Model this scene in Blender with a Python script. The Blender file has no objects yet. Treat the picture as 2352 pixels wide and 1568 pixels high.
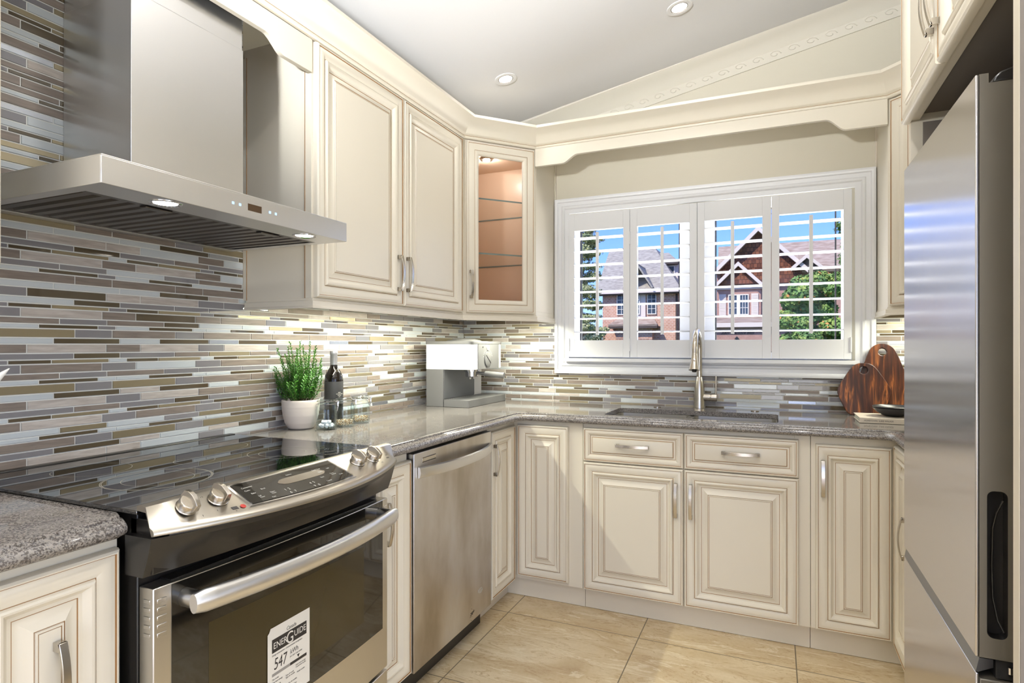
import bpy, bmesh, math, random
from mathutils import Vector, Matrix
S = bpy.context.scene
COL = S.collection
R = math.radians

# ------------------------------------------------------------------ camera
CX, CY, CZ = 1.79, -3.30, 1.241
cam_d = bpy.data.cameras.new('camera'); cam = bpy.data.objects.new('camera', cam_d); COL.objects.link(cam)
cam.location = (CX, CY, CZ); cam.rotation_euler = (R(90), 0, R(23.8))
cam_d.sensor_width = 36.0; cam_d.lens = 36.0 * 1366.0 / 2352.0
cam_d.shift_y = 9.0 / 2352.0; cam_d.clip_start = 0.02; cam_d.clip_end = 500
S.camera = cam
# ------------------------------------------------------------------ view
S.view_settings.view_transform = 'Standard'; S.view_settings.look = 'None'
S.view_settings.gamma = 1.0; S.view_settings.exposure = 0.0
S.view_settings.use_curve_mapping = False
try:
    S.cycles.max_bounces = 10; S.cycles.diffuse_bounces = 5; S.cycles.glossy_bounces = 5
    S.cycles.transmission_bounces = 8; S.cycles.transparent_max_bounces = 16
    S.cycles.sample_clamp_indirect = 4.0; S.cycles.caustics_reflective = False; S.cycles.caustics_refractive = False
    S.cycles.use_denoising = True
except Exception: pass
# ------------------------------------------------------------------ sky
W = bpy.data.worlds.new('sky'); S.world = W; W.use_nodes = True
nt = W.node_tree; nt.nodes.clear()
wo = nt.nodes.new('ShaderNodeOutputWorld'); bg = nt.nodes.new('ShaderNodeBackground')
sk = nt.nodes.new('ShaderNodeTexSky'); sk.sky_type = 'NISHITA'; sk.sun_disc = False
sk.sun_elevation = R(48); sk.sun_rotation = R(200); sk.air_density = 1.0; sk.dust_density = 0.4; sk.ozone_density = 1.6
mx = nt.nodes.new('ShaderNodeMixRGB'); mx.blend_type = 'MULTIPLY'; mx.inputs[0].default_value = 1.0
mx.inputs[2].default_value = (0.42, 0.58, 1.15, 1)
nt.links.new(sk.outputs[0], mx.inputs[1]); nt.links.new(mx.outputs[0], bg.inputs[0]); nt.links.new(bg.outputs[0], wo.inputs[0])
bg.inputs[1].default_value = 0.235

def lamp(name, kind, loc, power, color, rot=(0, 0, 0), **kw):
    l = bpy.data.lights.new(name, kind); l.energy = power; l.color = color
    for k, v in kw.items(): setattr(l, k, v)
    o = bpy.data.objects.new(name, l); COL.objects.link(o); o.location = loc; o.rotation_euler = rot
    return o
WARM = (1.0, 0.88, 0.74); NEUT = (1.0, 0.975, 0.95); DAY = (0.84, 0.92, 1.0)
sun = lamp('sun', 'SUN', (0, -5, 30), 5.0, (1.0, 0.94, 0.84), angle=R(0.6))
sun.rotation_euler = Vector((0.35, 0.72, -0.80)).to_track_quat('-Z', 'Y').to_euler()
# added fill lamp, placed as daylight from an unseen rear door
lamp('rear_door_fill', 'AREA', (2.7, -6.9, 1.35), 32, (0.93, 0.96, 1.0), (R(90), 0, 0), shape='RECTANGLE', size=3.4, size_y=2.1)
# sunlight bounced up from the ground outside the kitchen window
lamp('ground_bounce', 'AREA', (1.42, 0.95, 0.70), 200, (1.0, 0.97, 0.93), (R(-135), 0, 0), shape='RECTANGLE', size=2.0, size_y=1.1)

# added upward fill beyond the unseen rear door, to brighten the ceiling
lamp('rear_ceiling_fill', 'AREA', (2.7, -8.2, 0.05), 70, (1.0, 0.98, 0.95), (R(140), 0, 0), shape='RECTANGLE', size=3.6, size_y=1.8)

# added lamps: daylight for an unseen side door, and upward fill for the ceiling
lamp('side_door_fill', 'AREA', (4.93, -4.2, 1.40), 48, (0.86, 0.93, 1.0), (0, R(90), 0), shape='RECTANGLE', size=2.1, size_y=3.0)
lamp('side_ceiling_fill', 'AREA', (5.6, -4.2, 0.12), 60, (1.0, 0.985, 0.96), (0, R(140), 0), shape='RECTANGLE', size=1.6, size_y=3.4)

# ================================================================== helpers
I4 = Matrix.Identity(4)
WM = {}
class MB:
    def __init__(s): s.v = []; s.f = []; s.m = []; s.M = None
    def add(s, vs, fs, m=0):
        n = len(s.v)
        if s.M is not None: vs = [s.M @ Vector(p) for p in vs]
        s.v += [tuple(p) for p in vs]
        for k, f in enumerate(fs):
            s.f.append([i + n for i in f]); s.m.append(m[k] if isinstance(m, list) else m)
        return s
    def box(s, x0, x1, y0, y1, z0, z1, m=0):
        vs = [(x, y, z) for z in (z0, z1) for y in (y0, y1) for x in (x0, x1)]
        return s.add(vs, [(0, 2, 3, 1), (4, 5, 7, 6), (0, 1, 5, 4), (2, 6, 7, 3), (0, 4, 6, 2), (1, 3, 7, 5)], m)
    def prism(s, poly, ax, a, b, m=0):
        def P(p, c):
            return {'x': (c, p[0], p[1]), 'y': (p[0], c, p[1]), 'z': (p[0], p[1], c)}[ax]
        n = len(poly)
        vs = [P(p, a) for p in poly] + [P(p, b) for p in poly]
        fs = [list(range(n))[::-1], list(range(n, 2 * n))] + [(i, (i + 1) % n, n + (i + 1) % n, n + i) for i in range(n)]
        return s.add(vs, fs, m)
    def lathe(s, prof, c=(0, 0, 0), seg=32, m=0, ax='z'):
        vs = []
        for r, z in prof:
            for k in range(seg):
                a = 2 * math.pi * k / seg; p, q = r * math.cos(a), r * math.sin(a)
                vs.append({'z': (c[0] + p, c[1] + q, c[2] + z), 'y': (c[0] + p, c[1] + z, c[2] + q), 'x': (c[0] + z, c[1] + p, c[2] + q)}[ax])
        fs = []
        for i in range(len(prof) - 1):
            for k in range(seg):
                k2 = (k + 1) % seg; fs.append((i * seg + k, i * seg + k2, (i + 1) * seg + k2, (i + 1) * seg + k))
        n = (len(prof) - 1) * seg
        if prof[0] == prof[-1]: return s.add(vs, fs, m)
        if prof[0][0] > 1e-5: fs.append(list(range(seg))[::-1])
        if prof[-1][0] > 1e-5: fs.append(list(range(n, n + seg)))
        return s.add(vs, fs, m)
    def tube(s, pts, r, seg=12, m=0, sx=1.0, cap=True):
        pts = [Vector(p) for p in pts]; rs = r if isinstance(r, (list, tuple)) else [r] * len(pts)
        vs = []; up = None
        for i, p in enumerate(pts):
            d = (pts[min(i + 1, len(pts) - 1)] - pts[max(i - 1, 0)]).normalized()
            if up is None:
                up = Vector((0, 0, 1)) if abs(d.z) < 0.9 else Vector((1, 0, 0))
            a = d.cross(up).normalized(); b = a.cross(d).normalized(); up = b
            for k in range(seg):
                t = 2 * math.pi * k / seg
                vs.append(p + a * math.cos(t) * rs[i] * sx + b * math.sin(t) * rs[i])
        fs = []
        for i in range(len(pts) - 1):
            for k in range(seg):
                k2 = (k + 1) % seg; fs.append((i * seg + k, i * seg + k2, (i + 1) * seg + k2, (i + 1) * seg + k))
        if cap: fs += [list(range(seg))[::-1], list(range((len(pts) - 1) * seg, len(pts) * seg))]
        return s.add(vs, fs, m)
    def band(s, secs, m=0, closed=True, cap=True):
        """skin through a list of equal length sections"""
        n = len(secs[0]); vs = [p for c in secs for p in c]; fs = []
        for i in range(len(secs) - 1):
            for k in range(n if closed else n - 1):
                k2 = (k + 1) % n; fs.append((i * n + k, i * n + k2, (i + 1) * n + k2, (i + 1) * n + k))
        if cap and closed: fs += [list(range(n))[::-1], list(range((len(secs) - 1) * n, len(secs) * n))]
        return s.add(vs, fs, m)
    def panel(s, o, u, w, n, Wd, Hh, prof, m0=0):
        """nested rectangular rings: prof = [(offset, height, mat)]; starts from a back face at height 0"""
        o, u, w, n = Vector(o), Vector(u).normalized(), Vector(w).normalized(), Vector(n).normalized()
        secs = []; mats = []
        pr = [(0, 0, 0)] + list(prof)
        for off, h, m in pr:
            secs.append([o + u * a + w * b + n * h for a, b in ((off, off), (Wd - off, off), (Wd - off, Hh - off), (off, Hh - off))])
            mats.append(m)
        vs = [p for c in secs for p in c]; fs = []; ms = []
        for i in range(len(secs) - 1):
            for k in range(4):
                k2 = (k + 1) % 4; fs.append((i * 4 + k, i * 4 + k2, i * 4 + 4 + k2, i * 4 + 4 + k)); ms.append(mats[i + 1])
        fs.append((0, 3, 2, 1)); ms.append(0)
        e = (len(secs) - 1) * 4; fs.append((e, e + 1, e + 2, e + 3)); ms.append(0)
        return s.add(vs, fs, ms)
    def build(s, name, mats, parent=None, smooth=35, bevel=0, seg=2, recalc=True, label=None, cat=None, group=None, kind=None):
        me = bpy.data.meshes.new(name); me.from_pydata(s.v, [], s.f)
        if not isinstance(mats, (list, tuple)): mats = [mats]
        for x in mats: me.materials.append(x)
        me.polygons.foreach_set('material_index', s.m)
        bm = bmesh.new(); bm.from_mesh(me)
        if recalc: bmesh.ops.recalc_face_normals(bm, faces=bm.faces)
        if smooth:
            ca = math.cos(R(smooth))
            for f in bm.faces: f.smooth = True
            for e in bm.edges:
                if len(e.link_faces) == 2 and e.link_faces[0].normal.dot(e.link_faces[1].normal) < ca: e.smooth = False
        bm.to_mesh(me); bm.free()
        o = bpy.data.objects.new(name, me); COL.objects.link(o)
        if bevel:
            b = o.modifiers.new('bevel', 'BEVEL'); b.width = bevel; b.segments = seg; b.limit_method = 'ANGLE'; b.angle_limit = R(40); b.harden_normals = False
        attach(o, parent); tag(o, label, cat, group, kind)
        return o
def attach(o, parent):
    WM[o.name] = I4
    if parent is not None:
        o.parent = parent; o.matrix_parent_inverse = WM[parent.name].inverted()
def tag(o, label=None, cat=None, group=None, kind=None):
    if label: o['label'] = label
    if cat: o['category'] = cat
    if group: o['group'] = group
    if kind: o['kind'] = kind
    return o
def thing(name, loc, label, cat, group=None):
    o = bpy.data.objects.new(name, None); COL.objects.link(o); o.location = loc; o.empty_display_size = 0.05
    WM[o.name] = Matrix.Translation(loc)
    return tag(o, label, cat, group)
def text(name, body, mat, o, u, w, size, parent, depth=0.0004, align='LEFT', sx=1.0, shear=0, label=None):
    c = bpy.data.curves.new(name, 'FONT'); c.body = body; c.size = size; c.extrude = depth; c.align_x = align; c.shear = shear
    t = bpy.data.objects.new(name + '_src', c); COL.objects.link(t)
    bpy.context.view_layer.update()
    me = bpy.data.meshes.new_from_object(t.evaluated_get(bpy.context.evaluated_depsgraph_get()))
    bpy.data.objects.remove(t); bpy.data.curves.remove(c)
    u = Vector(u).normalized(); w = Vector(w).normalized(); n = u.cross(w)
    M = Matrix(((u.x * sx, w.x, n.x, o[0]), (u.y * sx, w.y, n.y, o[1]), (u.z * sx, w.z, n.z, o[2]), (0, 0, 0, 1)))
    me.transform(M); me.materials.clear(); me.materials.append(mat)
    ob = bpy.data.objects.new(name, me); COL.objects.link(ob); attach(ob, parent); tag(ob, label)
    return ob

# ================================================================== materials
def srgb(r, g, b):
    f = lambda c: (c / 255 / 12.92) if c / 255 <= 0.04045 else ((c / 255 + 0.055) / 1.055) ** 2.4
    return (f(r), f(g), f(b), 1)
def mat(name, col, rough=0.5, metal=0.0, **kw):
    m = bpy.data.materials.new(name); m.use_nodes = True; p = m.node_tree.nodes['Principled BSDF']
    p.inputs['Base Color'].default_value = col; p.inputs['Roughness'].default_value = rough; p.inputs['Metallic'].default_value = metal
    for k, v in kw.items(): p.inputs[k].default_value = v
    return m
def nodes(m): return m.node_tree.nodes, m.node_tree.links, m.node_tree.nodes['Principled BSDF']
def tex(m, kind='ShaderNodeTexNoise', scale=5, detail=4, map_scale=(1, 1, 1), rot=(0, 0, 0), **kw):
    N, L, P = nodes(m)
    tc = N.new('ShaderNodeTexCoord'); mp = N.new('ShaderNodeMapping'); mp.inputs['Scale'].default_value = map_scale; mp.inputs['Rotation'].default_value = rot
    t = N.new(kind); t.inputs['Scale'].default_value = scale
    if 'Detail' in t.inputs: t.inputs['Detail'].default_value = detail
    for k, v in kw.items():
        if k in t.inputs: t.inputs[k].default_value = v
    L.new(tc.outputs['Object'], mp.inputs[0]); L.new(mp.outputs[0], t.inputs['Vector'])
    return t
def ramp(m, src, stops, interp='LINEAR'):
    N, L, P = nodes(m); r = N.new('ShaderNodeValToRGB'); L.new(src, r.inputs[0]); e = r.color_ramp; e.interpolation = interp
    while len(e.elements) < len(stops): e.elements.new(0.5)
    for i, (p, c) in enumerate(stops): e.elements[i].position = p; e.elements[i].color = c
    return r.outputs[0]
def mixc(m, a, b, fac=0.5, mode='MIX'):
    N, L, P = nodes(m); x = N.new('ShaderNodeMixRGB'); x.blend_type = mode
    for i, v in ((0, fac), (1, a), (2, b)):
        if isinstance(v, (int, float)): x.inputs[i].default_value = v
        elif isinstance(v, tuple): x.inputs[i].default_value = v
        else: L.new(v, x.inputs[i])
    return x.outputs[0]
def bump(m, src, strength=0.2, dist=0.002):
    N, L, P = nodes(m); b = N.new('ShaderNodeBump'); b.inputs['Strength'].default_value = strength; b.inputs['Distance'].default_value = dist
    L.new(src, b.inputs['Height']); L.new(b.outputs[0], P.inputs['Normal'])
def emit(name, col, s):
    m = bpy.data.materials.new(name); m.use_nodes = True; N = m.node_tree.nodes; N.clear()
    o = N.new('ShaderNodeOutputMaterial'); e = N.new('ShaderNodeEmission'); e.inputs[0].default_value = col; e.inputs[1].default_value = s
    m.node_tree.links.new(e.outputs[0], o.inputs[0]); return m

CREAM = mat('cream_cabinet_paint', srgb(226, 219, 203), 0.38)
t = tex(CREAM, scale=60, detail=3); bump(CREAM, t.outputs[0], 0.04, 0.001)
GLAZE = mat('brown_glaze_line', srgb(160, 124, 84), 0.6)
INSIDE = mat('cabinet_interior_maple', srgb(224, 194, 166), 0.3)
WALL = mat('beige_wall_paint', srgb(210, 204, 187), 0.7)
CEIL = mat('ceiling_paint', srgb(238, 239, 241), 0.9)
t = tex(CEIL, scale=180, detail=2); bump(CEIL, t.outputs[0], 0.12, 0.002)
WHITE = mat('white_shutter_paint', srgb(236, 238, 241), 0.35)
VINYL = mat('white_window_vinyl', srgb(246, 247, 248), 0.4)
BLACKG = mat('black_gasket', srgb(18, 18, 20), 0.5)
GREYIN = mat('grey_laminate_and_dimmed_side', srgb(120, 112, 104), 0.6)
# stainless steel, brushed
def steel(name, col, rough, mscale, aniso=0.4, amt=0.07):
    m = mat(name, col, rough, 1.0); N, L, P = nodes(m)
    t = tex(m, scale=6, detail=6, map_scale=mscale)
    mr = N.new('ShaderNodeMapRange'); mr.inputs[3].default_value = rough - amt / 2; mr.inputs[4].default_value = rough + amt / 2
    L.new(t.outputs[0], mr.inputs[0]); L.new(mr.outputs[0], P.inputs['Roughness'])
    P.inputs['Anisotropic'].default_value = aniso
    return m
STEEL = steel('brushed_stainless', srgb(206, 203, 197), 0.30, (0.15, 0.15, 40), 0.0, 0.05)
STEELH = steel('hood_stainless', srgb(226, 226, 226), 0.34, (40, 40, 1), 0.6)
STEELD = mat('dishwasher_stainless', srgb(196, 190, 182), 0.3, 1.0)
N_, L_, P_ = nodes(STEELD)
t = tex(STEELD, scale=5, detail=6, map_scale=(1, 1, 0.45)); cc = ramp(STEELD, t.outputs[0], [(0.3, srgb(172, 163, 150)), (0.52, srgb(206, 202, 198)), (0.75, srgb(224, 225, 230))])
L_.new(cc, P_.inputs['Base Color']); t2 = tex(STEELD, scale=40, detail=5, map_scale=(1, 1, 0.2)); L_.new(ramp(STEELD, t2.outputs[0], [(0.3, (0.28,) * 3 + (1,)), (0.8, (0.44,) * 3 + (1,))]), P_.inputs['Roughness'])
NICKEL = mat('brushed_nickel', srgb(200, 194, 184), 0.24, 1.0, Anisotropic=0.3)
CHROME = mat('chrome', srgb(225, 225, 228), 0.06, 1.0)
FSIDE = mat('fridge_grey_side', srgb(118, 112, 100), 0.42, 0.3)
PANELS = steel('range_panel_stainless', srgb(182, 176, 165), 0.33, (40, 40, 1), 0.4)
FRIDGE = steel('fridge_stainless', srgb(222, 221, 224), 0.20, (1, 1, 40), 0.6, 0.06)
BAFFLE = mat('baffle_filter_steel', srgb(104, 99, 95), 0.34, 1.0)
BLACK = mat('black_enamel', srgb(30, 28, 26), 0.3)
DARKV = mat('dark_void', srgb(12, 11, 10), 0.8)
CERAN = mat('black_ceramic_glass', srgb(14, 15, 17), 0.03, 0.0); nodes(CERAN)[2].inputs['Specular IOR Level'].default_value = 1.0; nodes(CERAN)[2].inputs['IOR'].default_value = 1.75
OVENG = mat('oven_door_glass', srgb(20, 18, 15), 0.04); nodes(OVENG)[2].inputs['IOR'].default_value = 1.7
OVENW = mat('oven_window_mesh', srgb(52, 44, 24), 0.12)
RINGM = mat('burner_ring_print', srgb(150, 146, 134), 0.3)
PRINTD = mat('dark_print', srgb(40, 36, 34), 0.6)
PRINTL = mat('light_print', srgb(200, 198, 190), 0.6)
PAPER = mat('label_paper', srgb(226, 222, 212), 0.6)
RED = mat('red_print', srgb(170, 40, 30), 0.5)
AMBER = mat('clock_display', srgb(64, 46, 28), 0.25)
LCD = mat('range_display_window', srgb(98, 86, 72), 0.15)
# granite
GRAN = mat('speckled_grey_granite', srgb(110, 105, 100), 0.07)
N_, L_, P_ = nodes(GRAN)
v1 = tex(GRAN, 'ShaderNodeTexVoronoi', scale=320); v2 = tex(GRAN, 'ShaderNodeTexVoronoi', scale=170); n1 = tex(GRAN, scale=60, detail=6)
sep = N_.new('ShaderNodeSeparateColor'); L_.new(v1.outputs['Color'], sep.inputs[0])
c1 = ramp(GRAN, sep.outputs[0], [(0.0, srgb(26, 25, 27)), (0.3, srgb(50, 48, 49)), (0.5, srgb(82, 78, 75)), (0.72, srgb(102, 93, 84)), (0.88, srgb(72, 82, 100)), (0.965, srgb(176, 170, 164))])
sep2 = N_.new('ShaderNodeSeparateColor'); L_.new(v2.outputs['Color'], sep2.inputs[0])
c2 = ramp(GRAN, sep2.outputs[1], [(0.0, srgb(34, 33, 35)), (0.5, srgb(72, 69, 67)), (0.9, srgb(112, 104, 97))])
c3 = ramp(GRAN, n1.outputs[0], [(0.35, srgb(56, 54, 56)), (0.65, srgb(90, 86, 82))])
L_.new(mixc(GRAN, mixc(GRAN, c1, c2, 0.3), c3, 0.22), P_.inputs['Base Color']); P_.inputs['IOR'].default_value = 1.5
# floor tile
FLOOR = mat('beige_marble_tile', srgb(205, 185, 150), 0.22)
N_, L_, P_ = nodes(FLOOR)
n1 = tex(FLOOR, scale=2.2, detail=8, rot=(0, 0, 0.5), map_scale=(1, 2.2, 1), Distortion=1.2); n2 = tex(FLOOR, scale=3.6, detail=11, map_scale=(1.0, 4.2, 1), rot=(0, 0, 0.75), Distortion=0.9, Roughness=0.62)
n3 = tex(FLOOR, scale=70, detail=4)
base = ramp(FLOOR, n1.outputs[0], [(0.3, srgb(182, 158, 122)), (0.5, srgb(206, 186, 150)), (0.68, srgb(222, 206, 174))])
vein = ramp(FLOOR, n2.outputs[0], [(0.478, (0, 0, 0, 1)), (0.5, (.75, .75, .75, 1)), (0.506, (0, 0, 0, 1))])
vein2 = ramp(FLOOR, n2.outputs[0], [(0.57, (0, 0, 0, 1)), (0.59, (1, 1, 1, 1)), (0.63, (0, 0, 0, 1))])
c = mixc(FLOOR, base, srgb(158, 126, 86), vein)
c = mixc(FLOOR, c, srgb(232, 220, 192), vein2)
c = mixc(FLOOR, c, ramp(FLOOR, n3.outputs[0], [(0.3, srgb(190, 168, 132)), (0.7, srgb(218, 200, 168))]), 0.25)
tc = N_.new('ShaderNodeTexCoord'); sp = N_.new('ShaderNodeSeparateXYZ'); L_.new(tc.outputs['Object'], sp.inputs[0])
def gline(sock, off, pitch, half):
    a = N_.new('ShaderNodeMath'); a.operation = 'SUBTRACT'; a.inputs[1].default_value = off - pitch / 2; L_.new(sock, a.inputs[0])
    b = N_.new('ShaderNodeMath'); b.operation = 'FLOORED_MODULO'; b.inputs[1].default_value = pitch; L_.new(a.outputs[0], b.inputs[0])
    d = N_.new('ShaderNodeMath'); d.operation = 'SUBTRACT'; d.inputs[1].default_value = pitch / 2; L_.new(b.outputs[0], d.inputs[0])
    e = N_.new('ShaderNodeMath'); e.operation = 'ABSOLUTE'; L_.new(d.outputs[0], e.inputs[0])
    f = N_.new('ShaderNodeMath'); f.operation = 'LESS_THAN'; f.inputs[1].default_value = half; L_.new(e.outputs[0], f.inputs[0]); return f.outputs[0]
g1 = gline(sp.outputs[0], 0.658, 0.605, 0.0022); g2 = gline(sp.outputs[1], -0.775, 0.595, 0.0022)
gm = N_.new('ShaderNodeMath'); gm.operation = 'MAXIMUM'; L_.new(g1, gm.inputs[0]); L_.new(g2, gm.inputs[1])
c = mixc(FLOOR, c, srgb(112, 100, 80), gm.outputs[0]); L_.new(c, P_.inputs['Base Color'])
rr = N_.new('ShaderNodeMath'); rr.operation = 'MULTIPLY_ADD'; rr.inputs[1].default_value = 0.5; rr.inputs[2].default_value = 0.22; L_.new(gm.outputs[0], rr.inputs[0]); L_.new(rr.outputs[0], P_.inputs['Roughness'])
# mosaic
GROUT = mat('light_grout', srgb(222, 222, 217), 0.8)
def stone(name, a, b):
    m = mat(name, a, 0.45); t = tex(m, scale=14, detail=8, map_scale=(1, 1, 9), Distortion=0.6)
    nodes(m)[1].new(ramp(m, t.outputs[0], [(0.3, a), (0.7, b)]), nodes(m)[2].inputs['Base Color']); return m
def gtile(name, c):
    m = mat(name, c, 0.04); nodes(m)[2].inputs['Coat Weight'].default_value = 0.3; return m
TILES = {'g': GROUT,
    'B': gtile('dark_brown_glass_tile', srgb(88, 77, 60)),
    'b': gtile('brown_glass_tile', srgb(122, 106, 88)),
    'G': gtile('grey_glass_tile', srgb(134, 131, 134)),
    'W': gtile('pale_glass_tile', srgb(200, 206, 209)),
    'T': stone('taupe_stone_tile', srgb(120, 108, 100), srgb(142, 130, 120)),
    'L': stone('light_stone_tile', srgb(170, 160, 152), srgb(204, 196, 188)),
    'M': mat('champagne_metal_tile', srgb(158, 147, 122), 0.36, 0.7),
    'S': mat('silver_metal_tile', srgb(178, 182, 190), 0.25, 0.85)}
TKEY = list(TILES)
def thin_glass(name, tint, k, base=0.03):
    m = bpy.data.materials.new(name); m.use_nodes = True; N = m.node_tree.nodes; N.clear(); L = m.node_tree.links
    o = N.new('ShaderNodeOutputMaterial'); x = N.new('ShaderNodeMixShader'); a = N.new('ShaderNodeBsdfTransparent'); b = N.new('ShaderNodeBsdfGlossy')
    a.inputs[0].default_value = tint; b.inputs['Roughness'].default_value = 0.03; f = N.new('ShaderNodeLayerWeight'); f.inputs[0].default_value = 0.5
    p = N.new('ShaderNodeMath'); p.operation = 'POWER'; p.inputs[1].default_value = 4.0; q = N.new('ShaderNodeMath'); q.operation = 'MULTIPLY_ADD'; q.inputs[1].default_value = k; q.inputs[2].default_value = base
    L.new(f.outputs['Facing'], p.inputs[0]); L.new(p.outputs[0], q.inputs[0])
    L.new(q.outputs[0], x.inputs[0]); L.new(a.outputs[0], x.inputs[1]); L.new(b.outputs[0], x.inputs[2]); L.new(x.outputs[0], o.inputs[0]); return m
GLASS = thin_glass('window_glass', (1, 1, 1, 1), 0.3, 0.006)
JGLASS = thin_glass('clear_jar_glass', (0.955, 0.985, 0.985, 1), 0.8)
SHELFG = thin_glass('glass_shelf', (0.975, 0.985, 0.98, 1), 0.12, 0.02)
SHELFE = mat('glass_shelf_edge', srgb(120, 134, 130), 0.15)
BOTTLE = mat('dark_bottle_glass', srgb(14, 10, 8), 0.04)
FOIL = mat('bottle_grey_capsule', srgb(150, 150, 156), 0.35, 0.5)
LABELB = mat('bottle_black_label', srgb(44, 44, 46), 0.6)
POT = mat('white_ribbed_ceramic', srgb(226, 216, 206), 0.6); t = tex(POT, scale=70, detail=2); bump(POT, t.outputs[0], 0.1, 0.001)
SOIL = mat('potting_soil', srgb(40, 30, 22), 0.9)
ROSE = mat('rosemary_green', srgb(70, 128, 44), 0.5); t = tex(ROSE, scale=90, detail=1)
nodes(ROSE)[1].new(ramp(ROSE, t.outputs[0], [(0.3, srgb(30, 82, 26)), (0.6, srgb(84, 146, 50))]), nodes(ROSE)[2].inputs['Base Color'])
STEM = mat('rosemary_stem', srgb(90, 84, 50), 0.7)
MWHITE = mat('machine_white_gloss', srgb(248, 248, 246), 0.12)
MGREY = mat('machine_grey', srgb(112, 112, 112), 0.4, 0.0)
MDARK = mat('machine_recess_grey', srgb(108, 110, 113), 0.45, 0.0)
ACACIA = mat('acacia_wood', srgb(110, 55, 28), 0.35); N_, L_, P_ = nodes(ACACIA)
t = tex(ACACIA, scale=5.5, detail=6, map_scale=(7, 7, 0.9), Distortion=0.8); t2 = tex(ACACIA, scale=14, detail=5, map_scale=(9, 9, 0.4))
a = ramp(ACACIA, t.outputs[0], [(0.3, srgb(36, 20, 14)), (0.45, srgb(72, 36, 20)), (0.55, srgb(100, 56, 30)), (0.62, srgb(176, 112, 62)), (0.72, srgb(84, 44, 24))])
b = ramp(ACACIA, t2.outputs[0], [(0.35, srgb(70, 36, 24)), (0.7, srgb(255, 240, 225))]); L_.new(mixc(ACACIA, a, b, 0.75, 'MULTIPLY'), P_.inputs['Base Color'])
BOWL = mat('black_stoneware', srgb(32, 33, 36), 0.32)
BOOKC = mat('cream_book_cover', srgb(214, 204, 188), 0.55)
PAGES = mat('book_pages', srgb(228, 230, 214), 0.8)
SUGAR = mat('white_sugar', srgb(240, 242, 245), 0.7)
BULB = emit('lamp_glow', (1, 0.95, 0.88, 1), 14)
HBULB = emit('hood_lamp_glow', (1, 0.93, 0.8, 1), 10)
LEDM = emit('led_chip_glow', (1, 0.96, 0.84, 1), 60)
BLUEL = emit('blue_indicator_glow', (0.45, 0.66, 1, 1), 1.7)
SPOON = mat('white_melamine', srgb(244, 243, 240), 0.3)
# exterior
def brick(name, a, b, mo, sc, bw=0.5, rh=0.25, ms=0.02, rot=(R(90), 0, 0)):
    m = mat(name, a, 0.9); t = tex(m, 'ShaderNodeTexBrick', scale=sc, rot=rot)
    t.inputs['Color1'].default_value = a; t.inputs['Color2'].default_value = b; t.inputs['Mortar'].default_value = mo
    t.inputs['Mortar Size'].default_value = ms; t.inputs['Brick Width'].default_value = bw; t.inputs['Row Height'].default_value = rh
    nodes(m)[1].new(t.outputs[0], nodes(m)[2].inputs['Base Color']); return m
BRICK = brick('tan_brick', srgb(206, 160, 134), srgb(186, 136, 112), srgb(214, 200, 186), 2.2)
BRICK2 = brick('pink_brown_brick', srgb(176, 138, 126), srgb(160, 122, 110), srgb(180, 150, 138), 2.6)
SHAKE = brick('cedar_shake', srgb(134, 82, 58), srgb(92, 52, 38), srgb(50, 28, 22), 2.0, 0.42, 0.5, 0.025)
ROOF = mat('grey_asphalt_shingle', srgb(150, 146, 140), 0.9); t = tex(ROOF, scale=3, detail=8, map_scale=(1, 1, 5))
nodes(ROOF)[1].new(ramp(ROOF, t.outputs[0], [(0.3, srgb(132, 127, 120)), (0.7, srgb(178, 172, 162))]), nodes(ROOF)[2].inputs['Base Color'])
ROOF2 = mat('weathered_brown_shingle', srgb(150, 132, 122), 0.9); t = tex(ROOF2, scale=2, detail=8, map_scale=(1, 1, 6))
nodes(ROOF2)[1].new(ramp(ROOF2, t.outputs[0], [(0.3, srgb(140, 118, 104)), (0.7, srgb(184, 168, 154))]), nodes(ROOF2)[2].inputs['Base Color'])
TRIM = mat('exterior_beige_trim', srgb(214, 202, 192), 0.7); DTRIM = mat('exterior_dark_soffit', srgb(70, 60, 56), 0.8)
EXWIN = mat('dark_exterior_pane', srgb(62, 74, 88), 0.1); EXFRM = mat('exterior_window_frame', srgb(226, 222, 214), 0.6)
def leafm(name, a, b, c):
    m = mat(name, a, 0.7); t = tex(m, scale=2.4, detail=3)
    nodes(m)[1].new(ramp(m, t.outputs[0], [(0.32, a), (0.52, b), (0.7, c)]), nodes(m)[2].inputs['Base Color']); return m
LEAF1 = leafm('maple_leaves', srgb(66, 98, 50), srgb(110, 146, 72), srgb(170, 182, 92))
LEAFO = mat('orange_leaves', srgb(214, 150, 84), 0.7)
LEAF2 = leafm('pale_conifer_needles', srgb(104, 124, 84), srgb(176, 182, 126), srgb(222, 216, 166))
BARK = mat('tree_bark', srgb(90, 76, 62), 0.9)
GRASS = mat('lawn', srgb(96, 116, 66), 0.95); ASPH = mat('asphalt', srgb(110, 110, 112), 0.9)

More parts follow.
